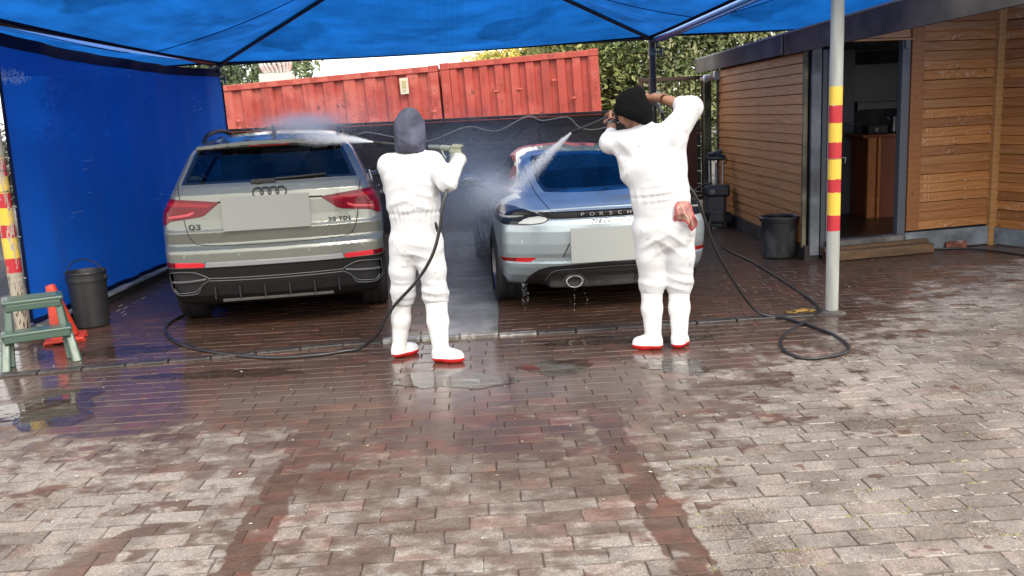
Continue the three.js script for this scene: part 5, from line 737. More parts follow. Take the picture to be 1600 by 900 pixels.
function handGeo(list, fore) { const all = list.concat(fore), P = list.flatMap((b) => [b[0], b[1]]), lo = [0, 1, 2].map((k) => Math.min(...P.map((p) => p[k])) - 0.03), hi = [0, 1, 2].map((k) => Math.max(...P.map((p) => p[k])) + 0.03); let d = bones(all.map((b) => b)); return toGeo(netBox(d, lo, hi, 0.0032)); }
function headGeo(C, tiltZ, tiltX, turn) {                   // nose, brow, eye sockets, lips, chin and ears in the head's own frame (faces -z)
  const f = (x, y, z) => { let d = bones([[[0, 0.035, 0.012], [0, 0.045, 0.0], 0.082, 0.08], [[0, -0.06, -0.03], [0, -0.085, -0.055], 0.05, 0.038], [[-0.04, -0.02, -0.045], [0.04, -0.02, -0.045], 0.036, 0.036]], 0.05)(x, y, z); d = smin(d, cap(x, y, z, [0, 0.012, -0.088], [0, -0.022, -0.106], 0.009, 0.014), 0.014); d = smin(d, cap(x, y, z, [-0.03, 0.028, -0.078], [0.03, 0.028, -0.078], 0.012, 0.012), 0.015); for (const s of [-1, 1]) { d = smax(d, -(Math.hypot(x - s * 0.03, y - 0.012, z + 0.098) - 0.016), 0.012); d = smin(d, Math.hypot(x - s * 0.03, y - 0.011, z + 0.079) - 0.0125, 0.003); d = smin(d, smax(Math.hypot(x - s * 0.083, (y + 0.005) * 0.62, z - 0.005) - 0.021, Math.abs((x - s * 0.083) + (z) * 0.25 * s) - 0.006, 0.006), 0.006); } d = smin(d, cap(x, y, z, [-0.02, -0.05, -0.088], [0.02, -0.05, -0.088], 0.007, 0.007), 0.006); d = smin(d, cap(x, y, z, [-0.016, -0.062, -0.086], [0.016, -0.062, -0.086], 0.007, 0.007), 0.006); return d; };
  const g = toGeo(netBox(f, [-0.12, -0.15, -0.14], [0.12, 0.15, 0.12], 0.0045)); g.applyMatrix4(new THREE.Matrix4().makeRotationFromEuler(new THREE.Euler(tiltX, turn, tiltZ, 'YXZ'))); return g.translate(...C);
}
const fold = (x, y, z, amt) => amt * (0.55 * (n3(x * 5 + y * 2, y * 6 - x * 2, z * 5) - 0.5) + 0.3 * (n3(x * 9 + y * 7, y * 16 - x * 5, z * 9) - 0.5));
const pull = (x, y, z, o, dir, fr, rad) => { const dx = x - o[0], dy = y - o[1], dz = z - o[2], q = Math.exp(-(dx * dx + dy * dy + dz * dz) / (rad * rad)); if (q < 0.02) return 0; const t = dx * dir[0] + dy * dir[1] + dz * dir[2], w = 0.5 + 0.5 * Math.sin(t * fr + 2.2 * n3(x * 8, y * 8, z * 8)); return -q * w * w; };
M.skin = phy([0.30, 0.145, 0.085], 0.5, { bumpMap: rep(grain, 5), bumpScale: 0.0005, sheen: 0.2, sheenColor: lin(0.3, 0.15, 0.1) });
M.skinDark = phy([0.14, 0.07, 0.045], 0.5);
M.glove = std([0.22, 0.23, 0.18], 0.8, { bumpMap: rep(grain, 6), bumpScale: 0.001 });
const suitMap = tex(512, 512, (i, j) => { const u = i / 512, v = j / 512, n = tfbm(u, v, 7, 5), sp = tfbm(u, v, 34, 3); let k = 0.90 - 0.05 * n; let c = [k, k, k * 1.0]; if (n * 0.6 + sp * 0.4 > 0.63) c = [k * 0.80, k * 0.79, k * 0.76]; return c.map(enc); });
M.suit = std([0.74, 0.755, 0.785], 0.85, { map: suitMap, bumpMap: rep(weave, 14), bumpScale: 0.0006 });
M.boot = phy([0.82, 0.83, 0.83], 0.35, { clearcoat: 0.3, clearcoatRoughness: 0.3 });
M.sole = std([0.62, 0.02, 0.02], 0.5);
function boots(t, L) { for (const list of L) { const P = list.flatMap((b) => [b[0], b[1]]), f0 = bones(list, 0.03), lo = [0, 1, 2].map((k) => Math.min(...P.map((p) => p[k])) - 0.11), hi = [0, 1, 2].map((k) => Math.max(...P.map((p) => p[k])) + 0.11); lo[1] = -0.02; hi[1] = Math.max(...P.map((p) => p[1])) + 0.02; const top = hi[1] - 0.02;
  const f = (x, y, z) => smax(smax(f0(x, y, z) + fold(x, y * 1.6, z, 0.006) * sst(0.08, 0.2, y) - 0.006 * (1 - sst(0.03, 0.042, y)), -y, 0.008), y - top, 0.01); const [so, up] = cut(netBox(f, lo, hi, 0.008), (x, y) => y - 0.034); const b = part(t, 'boot', toGeo(up), M.boot); part(b, 'red_sole', toGeo(so, 0.001), M.sole); } }
// ---- washer at the family car
{
  const B = [-0.64, 0, -6.1], t = thing('person', 'person in white overalls and grey hood spraying the roof of the grey car', 'person', B); const l = (x, y, z) => [x - B[0], y, z - B[2]];
  const rS = l(-0.495, 1.36, -6.08), rE = l(-0.392, 1.238, -5.98), rW = l(-0.315, 1.375, -6.17), lS = l(-0.785, 1.355, -6.13), lE = l(-0.80, 1.18, -6.36), lW = l(-0.71, 1.40, -6.40);
  const suit = [[l(-0.64, 0.84, -6.1), l(-0.64, 0.96, -6.1), 0.178, 0.168, 0.74], [l(-0.64, 0.97, -6.1), l(-0.64, 1.03, -6.1), 0.166, 0.160, 0.72], [l(-0.64, 1.085, -6.1), l(-0.64, 1.12, -6.1), 0.186, 0.188, 0.76], [l(-0.642, 1.12, -6.1), l(-0.642, 1.27, -6.1), 0.186, 0.192, 0.74], [l(-0.64, 1.27, -6.1), l(-0.635, 1.37, -6.1), 0.19, 0.13, 0.7], [l(-0.79, 1.35, -6.12), l(-0.49, 1.35, -6.09), 0.083, 0.083], [l(-0.635, 1.38, -6.1), l(-0.633, 1.455, -6.1), 0.092, 0.074],
    [rS, rE, 0.088, 0.074], [rE, rW, 0.072, 0.054], [lS, lE, 0.092, 0.075], [lE, lW, 0.07, 0.052],
    [l(-0.725, 0.83, -6.1), l(-0.748, 0.64, -6.11), 0.112, 0.099], [l(-0.748, 0.64, -6.11), l(-0.758, 0.47, -6.13), 0.098, 0.090], [l(-0.758, 0.48, -6.13), l(-0.762, 0.43, -6.13), 0.094, 0.084], [l(-0.555, 0.83, -6.09), l(-0.538, 0.64, -6.07), 0.112, 0.100], [l(-0.538, 0.64, -6.07), l(-0.53, 0.46, -6.06), 0.099, 0.092], [l(-0.53, 0.47, -6.06), l(-0.528, 0.42, -6.06), 0.099, 0.088]];
  const sf = bones(suit, 0.035), f = (x, y, z) => { let d = sf(x, y, z) + fold(x, y, z, 0.012) + 0.010 + 0.009 * (pull(x, y, z, rE, [0.75, 0.62, 0.2], 95, 0.10) + pull(x, y, z, l(-0.56, 1.15, -5.97), [0.5, 0.85, 0], 80, 0.13) + pull(x, y, z, l(-0.72, 1.12, -5.97), [-0.35, 0.93, 0], 70, 0.11) + pull(x, y, z, l(-0.64, 0.74, -6.0), [0.2, 0.98, 0], 75, 0.11) + pull(x, y, z, l(-0.76, 0.5, -6.05), [0.1, 0.99, 0], 110, 0.08) + pull(x, y, z, l(-0.53, 0.49, -5.98), [0.1, 0.99, 0], 105, 0.08)); const an = Math.atan2(z, x); d += 0.007 * Math.exp(-(((y - 1.035) / 0.016) ** 2)) + 0.0035 * Math.sin(an * 24 + 3 * n2(an * 3, 1)) * Math.exp(-(((y - 1.03) / 0.05) ** 2)); d += 0.003 * Math.sin(y * 95 + x * 20) * Math.exp(-(((y - 0.47) / 0.06) ** 2)); if (y < 0.39) d = smax(d, 0.39 - y, 0.02); const cu = Math.hypot(x - rW[0], y - rW[1], z - rW[2]); return d; };
  part(t, 'overalls', toGeo(netBox(f, [-0.32, 0.36, -0.48], [0.42, 1.56, 0.26], 0.0105)), M.suit);
  boots(t, [[[l(-0.762, 0.47, -6.13), l(-0.79, 0.28, -6.16), 0.068, 0.064], [l(-0.79, 0.28, -6.16), l(-0.818, 0.09, -6.18), 0.064, 0.05], [l(-0.835, 0.05, -6.165), l(-0.765, 0.042, -6.235), 0.044, 0.043], [l(-0.765, 0.042, -6.235), l(-0.735, 0.04, -6.265), 0.043, 0.04]], [[l(-0.528, 0.46, -6.06), l(-0.522, 0.28, -6.03), 0.08, 0.072], [l(-0.522, 0.28, -6.03), l(-0.512, 0.09, -6.0), 0.072, 0.055], [l(-0.53, 0.05, -6.005), l(-0.44, 0.042, -5.985), 0.047, 0.046], [l(-0.44, 0.042, -5.985), l(-0.395, 0.04, -5.975), 0.046, 0.042]]]);
  // bare body under the clothes, continuous; gloves on the hands
  const core = bones([[l(-0.64, 0.86, -6.1), l(-0.64, 1.3, -6.1), 0.13, 0.14, 0.7], [l(-0.76, 1.35, -6.11), l(-0.51, 1.35, -6.09), 0.05, 0.05], [l(-0.635, 1.38, -6.1), l(-0.633, 1.53, -6.11), 0.055, 0.05], [rS, rE, 0.05, 0.042], [rE, rW, 0.04, 0.03], [lS, lE, 0.05, 0.042], [lE, lW, 0.04, 0.03], [l(-0.725, 0.85, -6.1), l(-0.758, 0.46, -6.13), 0.085, 0.055], [l(-0.555, 0.85, -6.09), l(-0.53, 0.46, -6.06), 0.085, 0.055], [l(-0.758, 0.46, -6.13), l(-0.815, 0.09, -6.18), 0.052, 0.035], [l(-0.53, 0.46, -6.06), l(-0.515, 0.09, -6.0), 0.052, 0.035]], 0.04);
  const ax = [-0.661, 0.062, -0.38], rG = gripBones(l(-0.325, 1.437, -6.215), ax.map((q) => -q), [0.25, -0.5, 0.8], l(-0.312, 1.382, -6.165), 0.019, -1), lG = gripBones(l(-0.715, 1.474, -6.44), ax, [-0.1, -0.8, 0.5], l(-0.708, 1.405, -6.40), 0.013, 1);
  part(t, 'body', [toGeo(netBox(core, [-0.3, 0.04, -0.42], [0.4, 1.62, 0.22], 0.013)), headGeo(l(-0.633, 1.565, -6.12), 0.02, 0, 0.35).scale(1, 1, 1)], M.skinDark);
  part(t, 'glove', handGeo(rG, [[rE, rW, 0.04, 0.03]]), M.glove); part(t, 'glove', handGeo(lG, [[lE, lW, 0.04, 0.03]]), M.glove);
  const hf = bones([[l(-0.633, 1.595, -6.095), l(-0.628, 1.618, -6.12), 0.095, 0.093], [l(-0.638, 1.49, -6.095), l(-0.635, 1.57, -6.1), 0.088, 0.093], [l(-0.636, 1.455, -6.1), l(-0.636, 1.49, -6.1), 0.092, 0.092], [l(-0.632, 1.65, -6.11), l(-0.631, 1.672, -6.12), 0.078, 0.06]], 0.04);
  const H = (x, y, z) => { let d = hf(x, y, z) + fold(x * 1.3, y * 0.8, z * 1.3, 0.02) + 0.004 * pull(x, y, z, [0, 1.5, 0.09], [0.5, 0.86, 0], 90, 0.1) + 0.005 * pull(x, y, z, [0.02, 1.62, 0.1], [0.95, -0.3, 0], 70, 0.1) + 0.0025 * Math.sin(Math.atan2(z + 0.01, x) * 14 + y * 20) * sst(1.6, 1.5, y); d = smax(d, -(Math.hypot((x - 0.045 + 0.05) * 1.2, (y - 1.585) * 0.85, (z + 0.135) * 1.0) - 0.072), 0.02); return smax(d, 1.43 - y, 0.02); };
  part(t, 'hood', toGeo(netBox(H, [-0.16, 1.40, -0.20], [0.16, 1.76, 0.16], 0.0075)), std([0.15, 0.16, 0.25], 0.95, { map: rep(mottle, 2), bumpMap: rep(weave, 10), bumpScale: 0.0012 }));
  part(t, 'pocket_opening', new THREE.SphereGeometry(1, 14, 10).scale(0.012, 0.042, 0.006).rotateZ(0.18).rotateY(0.5).translate(...l(-0.485, 0.935, -5.985)), M.black);
  part(t, 'cuff_band', new THREE.TorusGeometry(0.047, 0.006, 8, 28).lookAt(v3(rW).sub(v3(rE))).translate(...arr(v3(rW).lerp(v3(rE), 0.02))), M.suit);
}
// ---- washer at the coupe
{
  const B = [1.05, 0, -6.07], t = thing('person', 'person in white overalls and black beanie spraying the coupe with raised arms', 'person', B); const l = (x, y, z) => [x - B[0], y, z - B[2]];
  const lS = l(0.855, 1.435, -6.11), lE = l(0.722, 1.435, -6.2), lW = l(0.752, 1.56, -6.36), rS = l(1.11, 1.465, -6.06), rE = l(1.255, 1.642, -6.09), rW = l(1.103, 1.703, -6.19);
  const lM = arr(v3(lE).lerp(v3(lW), 0.42)), rM = arr(v3(rE).lerp(v3(rW), 0.40));
  const suit = [[l(1.055, 0.86, -6.07), l(1.04, 1.02, -6.07), 0.205, 0.196, 0.74], [l(1.038, 1.03, -6.07), l(1.03, 1.10, -6.07), 0.195, 0.196, 0.73], [l(1.027, 1.11, -6.07), l(1.005, 1.26, -6.07), 0.202, 0.205, 0.72], [l(1.0, 1.27, -6.07), l(0.985, 1.40, -6.08), 0.205, 0.16, 0.7], [l(0.87, 1.41, -6.1), l(1.10, 1.44, -6.06), 0.098, 0.100], [l(0.965, 1.44, -6.09), l(0.935, 1.53, -6.10), 0.095, 0.068],
    [lS, lE, 0.098, 0.082], [lE, lM, 0.078, 0.057], [l(0.80, 1.36, -6.13), l(0.86, 1.24, -6.1), 0.06, 0.11], [rS, rE, 0.108, 0.080], [rE, rM, 0.076, 0.064], [l(1.13, 1.42, -6.06), l(1.13, 1.25, -6.07), 0.09, 0.09],
    [l(0.95, 0.84, -6.07), l(0.962, 0.65, -6.08), 0.12, 0.104], [l(0.962, 0.65, -6.08), l(0.97, 0.46, -6.1), 0.104, 0.094], [l(0.97, 0.46, -6.1), l(0.968, 0.40, -6.1), 0.095, 0.084], [l(1.158, 0.84, -6.07), l(1.162, 0.65, -6.08), 0.12, 0.105], [l(1.162, 0.65, -6.08), l(1.162, 0.46, -6.1), 0.105, 0.095], [l(1.162, 0.46, -6.1), l(1.16, 0.41, -6.1), 0.098, 0.086]];
  const sf = bones(suit, 0.035), f = (x, y, z) => { let d = sf(x, y, z) + fold(x + 3, y, z + 1, 0.011) + 0.008 + 0.009 * (pull(x, y, z, l(1.02, 1.10, -5.93), [-0.12, 0.99, 0], 120, 0.09) + pull(x, y, z, l(1.12, 0.78, -5.95), [0.55, 0.83, 0], 75, 0.12) + pull(x, y, z, l(0.97, 0.76, -5.95), [-0.5, 0.86, 0], 70, 0.11) + pull(x, y, z, l(0.80, 1.40, -6.1), [0.8, 0.6, 0], 80, 0.09) + pull(x, y, z, l(1.16, 1.5, -6.0), [-0.7, 0.7, 0], 75, 0.12) + pull(x, y, z, l(1.16, 0.48, -6.02), [0.3, 0.95, 0], 95, 0.08)); const an = Math.atan2(z, x); d += 0.003 * Math.sin(an * 22 + 3 * n2(an * 3, 1)) * Math.exp(-(((y - 1.07) / 0.05) ** 2)) + 0.004 * Math.exp(-(((y - 1.075 - x * 0.05) / 0.012) ** 2)); d += 0.0015 * Math.sin(y * 95 + x * 20) * Math.exp(-(((y - 0.47) / 0.06) ** 2)); return y < 0.37 ? smax(d, 0.38 - y, 0.02) : d; };
  part(t, 'overalls', toGeo(netBox(f, [-0.44, 0.35, -0.38], [0.34, 1.78, 0.24], 0.0105)), M.suit);
  boots(t, [[[l(0.97, 0.45, -6.1), l(0.966, 0.28, -6.09), 0.078, 0.07], [l(0.966, 0.28, -6.09), l(0.968, 0.09, -6.07), 0.07, 0.056], [l(0.985, 0.05, -6.055), l(0.905, 0.042, -6.085), 0.047, 0.046], [l(0.905, 0.042, -6.085), l(0.868, 0.04, -6.10), 0.046, 0.042]], [[l(1.16, 0.45, -6.1), l(1.156, 0.28, -6.09), 0.078, 0.07], [l(1.156, 0.28, -6.09), l(1.152, 0.09, -6.07), 0.07, 0.056], [l(1.138, 0.05, -6.06), l(1.178, 0.042, -6.14), 0.047, 0.046], [l(1.178, 0.042, -6.14), l(1.192, 0.04, -6.175), 0.046, 0.042]]]);
  const fore = [[lE, lW, 0.044, 0.030], [rE, rW, 0.046, 0.031]];
  const core = bones([[l(1.05, 0.88, -6.07), l(0.99, 1.32, -6.07), 0.15, 0.16, 0.7], [l(0.87, 1.42, -6.1), l(1.1, 1.45, -6.06), 0.06, 0.06], [l(0.965, 1.44, -6.09), l(0.90, 1.60, -6.11), 0.06, 0.052], [lS, lE, 0.055, 0.046], [rS, rE, 0.058, 0.047], ...fore, [l(0.95, 0.86, -6.07), l(0.97, 0.46, -6.1), 0.09, 0.06], [l(1.158, 0.86, -6.07), l(1.162, 0.46, -6.1), 0.09, 0.06], [l(0.97, 0.46, -6.1), l(0.968, 0.09, -6.07), 0.055, 0.036], [l(1.162, 0.46, -6.1), l(1.152, 0.09, -6.07), 0.055, 0.036]], 0.035);
  const ax = v3([0.494 - 1.04, 1.504 - 1.73, -6.7 + 6.28]).normalize(), lG = gripBones(l(0.747, 1.609, -6.505), arr(ax), [0.1, -0.62, 0.75], l(0.752, 1.572, -6.405), 0.014, -1), rG = gripBones(l(1.03, 1.726, -6.288), arr(ax.clone().negate()), [0.25, 0.35, 0.9], l(1.085, 1.712, -6.205), 0.019, 1);
  part(t, 'body', [toGeo(netBox(core, [-0.4, 0.04, -0.36], [0.28, 1.76, 0.2], 0.0115)), handGeo(lG, [fore[0]]), handGeo(rG, [fore[1]]), headGeo(l(0.862, 1.635, -6.13), 0.25, -0.12, 0.45)], M.skin);
  const bf = bones([[l(0.868, 1.63, -6.115), l(0.862, 1.69, -6.12), 0.105, 0.10], [l(0.862, 1.68, -6.12), l(0.905, 1.765, -6.10), 0.094, 0.03], [l(0.845, 1.60, -6.11), l(0.90, 1.615, -6.10), 0.095, 0.095]], 0.05), nrm = v3([0.42, 0.9, 0.05]).normalize();
  const H = (x, y, z) => { const s = (x - (0.885 - B[0])) * nrm.x + (y - 1.575) * nrm.y; let d = bf(x, y, z) + fold(x * 1.4 + 8, y * 1.1, z * 1.4, 0.011) + 0.0012 * Math.sin(x * 420 - y * 150); d -= 0.005 * sst(0.055, 0.04, s) * sst(-0.02, 0.0, s); return smax(d, -0.012 - s, 0.014); };
  part(t, 'beanie', toGeo(netBox(H, [-0.35, 1.5, -0.22], [0.06, 1.86, 0.14], 0.0075)), phy([0.0035, 0.0035, 0.004], 0.95, { specularIntensity: 0.25, bumpMap: rep(weave, 12), bumpScale: 0.0012 }));
  const wc = v3(lW).lerp(v3(lE), 0.06), wd = v3(lW).sub(v3(lE)).normalize(), w = part(t, 'watch_strap', new THREE.TorusGeometry(0.0335, 0.007, 8, 30).scale(1, 1, 1.6).lookAt(wd).translate(...arr(wc)), M.black); part(w, 'watch_face', rod(wc.clone().add(V(-0.012, 0.01, 0.032)), wc.clone().add(V(-0.017, 0.014, 0.045)), 0.017, 0.016, 20), M.gloss);
}
// pink rag in the back pocket
{
  const nu = 46, nv = 46, pos = [], uv = [], id = [], X = (u, v) => { const fl = Math.sin(u * 11 + v * 2.5) * 0.5 + Math.sin(u * 23 - v * 4) * 0.25, w = mix(0.042, 0.07, sst(0, 0.5, v)) + 0.012 * Math.sin(v * 9), x = 1.158 + (u - 0.5) * 2 * w + 0.018 * v + 0.008 * Math.sin(v * 8 + u * 3), y = 1.04 - v * (0.135 + 0.07 * sst(0.35, 0.85, u) - 0.03 * sst(0.85, 1, u)) - 0.03 * (u - 0.5) ** 2, z = -5.905 + 0.022 * fl * (0.35 + v) + 0.022 * Math.sin(v * 3.1) - 0.12 * (u - 0.5) ** 2 + 0.03 * (n2(u * 6, v * 5) - 0.5); return [x, y, z]; };
  for (const off of [0, -0.006]) { const b = pos.length / 3; for (let j = 0; j <= nv; j++) for (let i = 0; i <= nu; i++) { const p = X(i / nu, j / nv); pos.push(p[0], p[1], p[2] + off); uv.push(i / nu * 0.5, j / nv * 0.5); if (i < nu && j < nv) { const a = b + j * (nu + 1) + i; off ? id.push(a, a + 1, a + nu + 2, a, a + nu + 2, a + nu + 1) : id.push(a, a + nu + 2, a + 1, a, a + nu + 1, a + nu + 2); } } }
  const g = new THREE.BufferGeometry(); g.setAttribute('position', new THREE.Float32BufferAttribute(pos, 3)); g.setAttribute('uv', new THREE.Float32BufferAttribute(uv, 2)); g.setIndex(id); g.computeVertexNormals();
  const rag = tex(256, 256, (i, j) => { const u = i / 128, v = j / 128, n = tfbm(i / 256, j / 256, 8, 4), edge = Math.max(sst(0.10, 0.05, u), sst(0.9, 0.95, u), sst(0.86, 0.92, v)); let c = [0.44, 0.21, 0.195].map((q) => q * (0.75 + 0.5 * n)); if (n > 0.52) c = [0.50, 0.31, 0.24]; c = c.map((q, k) => mix(q, [0.48, 0.09, 0.10][k], edge)); return c.map(enc); });
  solo('cleaning_rag', g, std([1, 1, 1], 0.95, { map: rag, side: THREE.DoubleSide, bumpMap: rep(weave, 4), bumpScale: 0.001 }), 'crumpled pink rag hanging from the back pocket of the white overalls', 'rag');
}
// ---------------------------------------------------------------- spray guns, hoses, water
const gunM = std([0.16, 0.18, 0.17], 0.45, { roughnessMap: roughMot }), gunL = std([0.30, 0.33, 0.29], 0.5);
function sprayGun(label, rear, noz, grip, body) {
  const r = v3(rear), n = v3(noz), d = n.clone().sub(r).normalize(), t = thing('spray_gun', label, 'spray gun', rear), L = (s, o = [0, 0, 0]) => arr(d.clone().multiplyScalar(s).add(v3(o))), len = n.distanceTo(r), gp = v3(grip).sub(r);
  part(t, 'gun_body', [rod(L(-0.05), L(0.06), 0.021, 0.023, 18), rod(L(0.06), L(0.20), 0.023, 0.017, 18), rod(L(-0.065), L(-0.05), 0.014, 0.021, 18)], gunM); part(t, 'body_grille', [0.02, 0.04, 0.06, 0.08].map((s) => rod(L(s), L(s + 0.008), 0.0245, 0.0245, 18)), gunL);
  part(t, 'handle', tube([arr(gp.clone().multiplyScalar(0.0).add(v3(L(0.02)))), arr(gp.clone().multiplyScalar(0.5).add(v3(L(0.0)))), arr(gp)], 0.016, 20, 12), gunM); part(t, 'trigger', tube([L(0.09), arr(gp.clone().multiplyScalar(0.35).add(v3(L(0.08)))), arr(gp.clone().multiplyScalar(0.75).add(v3(L(0.045))))], 0.006, 16, 8), gunL);
  part(t, 'lance', rod(L(0.2), L(len - 0.06), 0.0085, 0.0085, 12), M.darkSteel); part(t, 'lance_sleeve', rod(L(0.2), L(0.30), 0.0145, 0.013, 14), M.black); part(t, 'nozzle', [rod(L(len - 0.07), L(len - 0.02), 0.014, 0.016, 16), rod(L(len - 0.02), L(len), 0.012, 0.006, 16)], M.black); part(t, 'hose_coupling', [rod(arr(gp), arr(gp.clone().multiplyScalar(1.22)), 0.015, 0.012, 14), rod(arr(gp.clone().multiplyScalar(1.05)), arr(gp.clone().multiplyScalar(1.1)), 0.018, 0.018, 8)], M.galv); return t;
}
sprayGun('grey spray gun held by the person in the grey hood', [-0.36, 1.441, -6.235], [-0.951, 1.507, -6.6], [-0.372, 1.355, -6.14]);
sprayGun('grey spray gun with long lance held beside the black beanie', [1.03, 1.726, -6.288], [0.494, 1.504, -6.7], [1.085, 1.635, -6.30]);
solo('pressure_hose', tube([[-0.374, 1.335, -6.12], [-0.385, 1.26, -6.0], [-0.402, 1.17, -5.92], [-0.43, 1.08, -5.89], [-0.46, 0.93, -5.885], [-0.52, 0.76, -5.89], [-0.635, 0.59, -5.94], [-0.83, 0.385, -6.05], [-0.97, 0.17, -6.2], [-1.13, 0.03, -6.38], [-1.25, 0.012, -6.38], [-1.45, 0.012, -6.30], [-1.783, 0.012, -6.29], [-2.23, 0.012, -6.52], [-2.6, 0.012, -6.82], [-2.857, 0.012, -7.2], [-3.0, 0.012, -7.6], [-2.98, 0.012, -8.0], [-2.75, 0.012, -8.5], [-2.3, 0.012, -9.2]], 0.0115, 300, 10), M.hose, 'black hose from the hooded person curving over the bricks under the grey car', 'hose');
part(scene.children[scene.children.length - 1], 'hose_joint', [rod([-2.52, 0.014, -6.76], [-2.62, 0.014, -6.84], 0.019, 0.019, 14)], M.black);
solo('pressure_hose', tube([[1.10, 1.61, -6.305], [1.12, 1.5, -6.32], [1.17, 1.3, -6.32], [1.24, 1.15, -6.28], [1.31, 1.04, -6.26], [1.385, 0.87, -6.31], [1.47, 0.66, -6.4], [1.57, 0.49, -6.5], [1.78, 0.19, -6.72], [1.93, 0.04, -6.8], [2.107, 0.012, -6.70], [2.258, 0.012, -6.2], [2.243, 0.012, -5.82], [2.111, 0.012, -5.65], [1.884, 0.012, -5.6], [1.807, 0.012, -5.82], [1.896, 0.014, -6.15], [2.116, 0.03, -6.44], [2.40, 0.012, -6.876], [2.51, 0.012, -7.48], [2.55, 0.012, -9.14], [2.50, 0.012, -10.29], [2.6, 0.012, -11.5], [2.75, 0.2, -12.1]], 0.0105, 360, 10), M.hose, 'black hose looping on the dry bricks from the person in the beanie', 'hose');
{
  const drop = new THREE.TetrahedronGeometry(1.25, 0), wm = phy([0.92, 0.95, 0.97], 0.4), m4 = new THREE.Matrix4();
  function spray(name, label, n, seed, fn) { const R = rng(seed), G = () => (R() + R() + R() + R() - 2) * 1.1, im = new THREE.InstancedMesh(drop, wm, n); for (let i = 0; i < n; i++) { const [p, r] = fn(R, G, i); m4.makeScale(r, r, r).setPosition(p); im.setMatrixAt(i, m4); } im.name = numbered(name); im.castShadow = im.receiveShadow = true; Object.assign(im.userData, { label, category: 'water spray', kind: 'stuff' }); scene.add(im); }
  const jet = (A, E, w, flat, p0) => { const a = v3(A), e = v3(E), d = e.clone().sub(a), dn = d.clone().normalize(), s1 = dn.clone().cross(V(0, 1, 0)).normalize(), s2 = s1.clone().cross(dn); return (R, G) => { const t = R() ** p0, k = w * t + 0.004; return [a.clone().addScaledVector(d, t * (1 + 0.05 * G())).addScaledVector(s1, G() * k * 0.8).addScaledVector(s2, G() * k * flat).add(V(0, -0.03 * t * t, 0)), 0.0007 + 0.0011 * R()]; }; };
  const cloud = (C, S, r0 = 0.0006) => (R, G) => [V(C[0] + G() * S[0], C[1] + G() * S[1], C[2] + G() * S[2]), r0 + 0.0004 * R()];
  spray('water_spray', 'white water jet fanning from the lance on to the grey car roof', 22000, 1, jet([-0.951, 1.507, -6.6], [-1.78, 1.59, -7.95], 0.13, 0.5, 0.8));
  spray('water_mist', 'pale mist drifting over the grey car roof', 150000, 2, (R, G, i) => cloud(i % 3 ? [-1.78, 1.66, -8.1] : [-1.5, 1.70, -8.4], i % 3 ? [0.28, 0.075, 0.3] : [0.55, 0.2, 0.5])(R, G));
  spray('water_spray', 'white water jet slanting from the long lance on to the coupe shoulder', 17000, 3, jet([0.494, 1.504, -6.7], [0.02, 1.0, -8.0], 0.095, 0.85, 1.0));
  spray('water_mist', 'grey mist bouncing off the coupe and hanging between the cars', 700000, 4, (R, G, i) => (i % 8 === 0 ? cloud([-0.12, 0.99, -8.3], [0.2, 0.16, 0.35], 0.0005) : i % 8 < 5 ? cloud([-0.45, 0.8, -9.4], [0.42, 0.55, 0.9], 0.0005) : cloud([-0.25, 1.05, -9.8], [0.8, 0.5, 1.1], 0.0006))(R, G));
  spray('water_drips', 'water dripping from the bumper of the coupe', 130, 5, (R, G, i) => { const c = [[0.10, -7.52], [0.115, -7.5], [0.13, -7.51], [0.52, -7.4], [0.09, -7.53], [0.11, -7.51], [0.62, -7.42]][i % 7], t = R(); return [V(c[0] + G() * 0.003 + 0.03 * (n2(t * 5, i % 7) - 0.5), 0.235 * (1 - t * t), c[1] + G() * 0.004), 0.0010 + 0.0016 * R()]; });
}
// ---------------------------------------------------------------- buckets, cone, stool, pressure washer
const dustyBlack = std([0.028, 0.028, 0.03], 0.5, { roughnessMap: roughMot, bumpMap: grain, bumpScale: 0.0006 });
const bk = tex(256, 256, (i, j) => { const n = tfbm(i / 256, j / 256, 8, 5), k = 0.02 + 0.075 * sst(0.38, 0.75, n); return [enc(k), enc(k), enc(k * 1.03)]; });
{
  const b = thing('black_bucket', 'tall black bucket with its wire handle up beside the blue curtain', 'bucket', [-3.73, 0, -7.78]);
  part(b, 'tub', lathe([[0, 0.004], [0.135, 0.004], [0.142, 0.012], [0.16, 0.40], [0.166, 0.402], [0.168, 0.43], [0.163, 0.435], [0.165, 0.475], [0.172, 0.48], [0.172, 0.492], [0.163, 0.492], [0.152, 0.4], [0.135, 0.02], [0, 0.015]], 48), dustyBlack);
  const pts = []; for (let k = 0; k <= 12; k++) { const a = k / 12 * Math.PI; pts.push(V(-0.17 * Math.cos(a) - 0.045 * Math.sin(a), 0.43 + 0.155 * Math.sin(a), -0.01 - 0.05 * Math.sin(a))); } part(b, 'handle', tube(pts, 0.006, 50, 8), M.black);
  for (const s of [-1, 1]) part(b, 'handle_lug', rod([0.165 * s, 0.43, 0], [0.182 * s, 0.43, 0], 0.018), dustyBlack);
  const c = thing('waste_bin', 'dusty black bin with a rolled rim by the shed wall', 'bin', [2.92, 0, -9.62]);
  part(c, 'tub', lathe([[0, 0.004], [0.165, 0.004], [0.172, 0.015], [0.192, 0.40], [0.186, 0.40], [0.166, 0.03], [0, 0.02]], 48), std([1, 1, 1], 0.6, { map: bk, bumpMap: grain, bumpScale: 0.001 })); part(c, 'rim', new THREE.TorusGeometry(0.2, 0.017, 12, 56).rotateX(Math.PI / 2).translate(0, 0.432, 0), dustyBlack); part(c, 'lip', lathe([[0.19, 0.385], [0.205, 0.395], [0.206, 0.435], [0.19, 0.44]], 48), dustyBlack);
}
